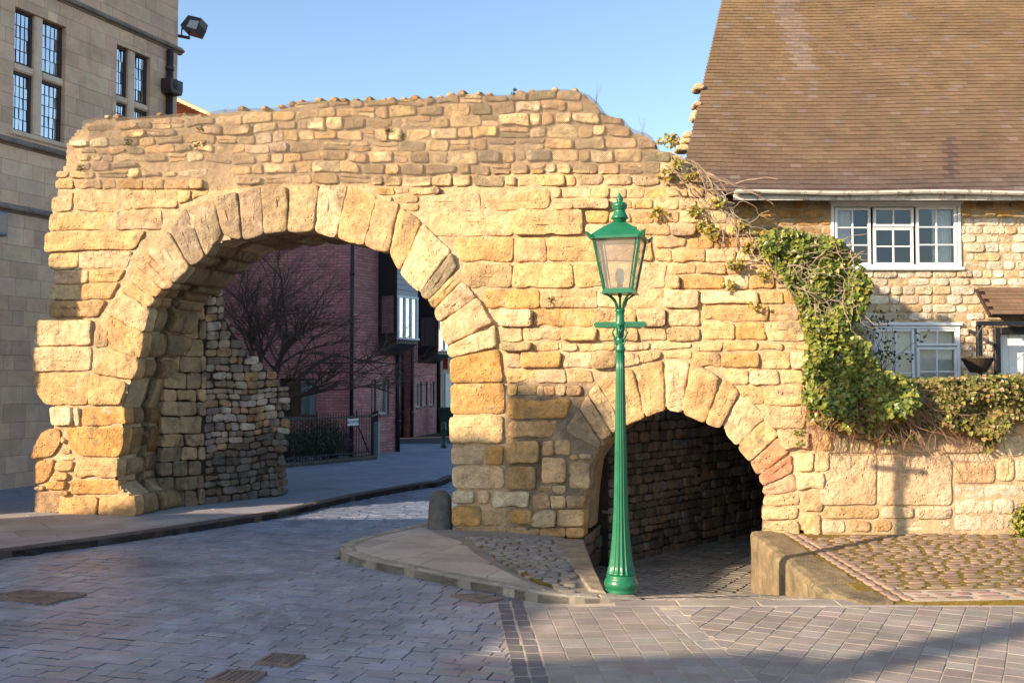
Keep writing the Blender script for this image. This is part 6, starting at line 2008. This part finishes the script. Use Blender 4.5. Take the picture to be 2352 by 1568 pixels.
for (x, y) in ((465, 298), (470, 330), (455, 335), (297, 322), (296, 330), (893, 300), (925, 312), (190, 388), (1270, 690)):
    for k in range(40):
        a, b = A2((x + random.gauss(0, 4), y + random.gauss(0, 4))); leaf(moss, AF.to3(a, b, .03 + random.random() * .03), (random.gauss(0, .5), -1, random.gauss(.5, .5)), .02, vary((.11, .10, .03), .3))
moss.obj('moss_tufts', M_LEAF, gate, kind='stuff')

# ------------------------------------------------------------------ houses across the street behind the viewer (they shade the road)
pdir, wdir = Vector((math.cos(rad(SUN_AZ)), -math.sin(rad(SUN_AZ)), 0)), Vector((math.sin(rad(SUN_AZ)), math.cos(rad(SUN_AZ)), 0))
HF = Frame(wdir * -13.0, pdir, (0, 0, 1), wdir)
def shade_house(label, poly, ridge, chims, depth, mat, wins_):
    t = thing('gabled_house', HF.to3((poly[0][0] + poly[-1][0]) / 2, -.06, -depth / 2), label, 'house', 'houses across the street')
    v, f = prism(HF, poly, -depth, 0); obj('wall', v, f, mat, t)
    n = len(poly)
    for i in range(1, n - 2):
        a, b = Vector(poly[i]), Vector(poly[i + 1])
        d = (b - a).normalized(); nn = Vector((-d.y, d.x)) if d.x > 0 else Vector((d.y, -d.x))
        q = [a + nn * .005, b + nn * .005, b + nn * .10, a + nn * .10]
        v, f = prism(HF, [tuple(p) for p in q], -depth - .1, .02); obj('roof', v, f, M_TILE, t, (.16, .10, .07))
    for (p0_, p1_, h0_, h1_) in chims:
        v, f = boxm(HF, p0_, p1_, h0_, h1_, -1.1, -.3); ch = obj('chimney', v, f, M_BRICK, t, (.25, .12, .09))
        for k in (.25, .75):
            q = HF.to3(p0_ + (p1_ - p0_) * k, 0, -.7); v, f = lathem((q.x, q.y, 0), [(.12, h1_), (.11, h1_ + .05), (.10, h1_ + .06)], 12); obj('chimney_pot', v, f, M_BRICK, ch, (.32, .16, .1))
    for (x0, x1, y0, y1) in wins_:
        v, f = bevbox(HF, x0, x1, y0, y1, -.02, .05, .02); w_ = obj('window', v, f, M_WHITE, t)
        v, f = boxm(HF, x0 + .08, x1 - .08, y0 + .08, y1 - .08, .04, .056); obj('pane', v, f, M_BROWN, w_)
shade_house('broad gabled stone house with a chimney at its ridge', [(-16.05, -.1), (-16.05, 5.9), (-11.45, 8.88), (-6.75, 6.42), (-6.75, -.1)], 0, [(-11.24, -10.24, 7.6, 9.85)], 9, M_RENDER, [(-14, -13, .9, 2.3), (-10, -9, .9, 2.3), (-14, -13, 3.6, 4.8), (-10, -9, 3.6, 4.8)])
shade_house('narrow house with a tall chimney beside the gabled house', [(-6.74, -.1), (-6.74, 6.3), (-6.2, 6.55), (-5.4, 7.25), (-4.72, 6.95), (-4.72, -.1)], 0, [(-5.16, -4.75, 6.0, 8.9)], 8, M_RENDER, [(-5.9, -5, .9, 2.3), (-5.9, -5, 3.6, 4.8)])

# ------------------------------------------------------------------ worn white paint left on the setts
def worn_paint():
    m, n, b = new_mat('worn_paint')
    co = nd(n, 'ShaderNodeTexCoord').outputs['Object']
    b.inputs['Base Color'].default_value = (.62, .62, .62, 1); b.inputs['Roughness'].default_value = .7
    a = mathn(n, 'MULTIPLY', rampn(n, noisen(n, co, 9, 6, .7), .42, .68), .42, True)
    n.links.new(a, b.inputs['Alpha'])
    return m
mb = MB()
for q in (((650, 1368), (664, 1367), (706, 1446), (672, 1448)), ((628, 1392), (636, 1398), (604, 1446), (584, 1446)), ((560, 1416), (572, 1410), (540, 1500), (520, 1500))):
    pts = [hitz(x, y, .0095) for x, y in q]
    mb.add(pts, [(0, 1, 2, 3)])
mb.obj('worn_marking', worn_paint(), road)
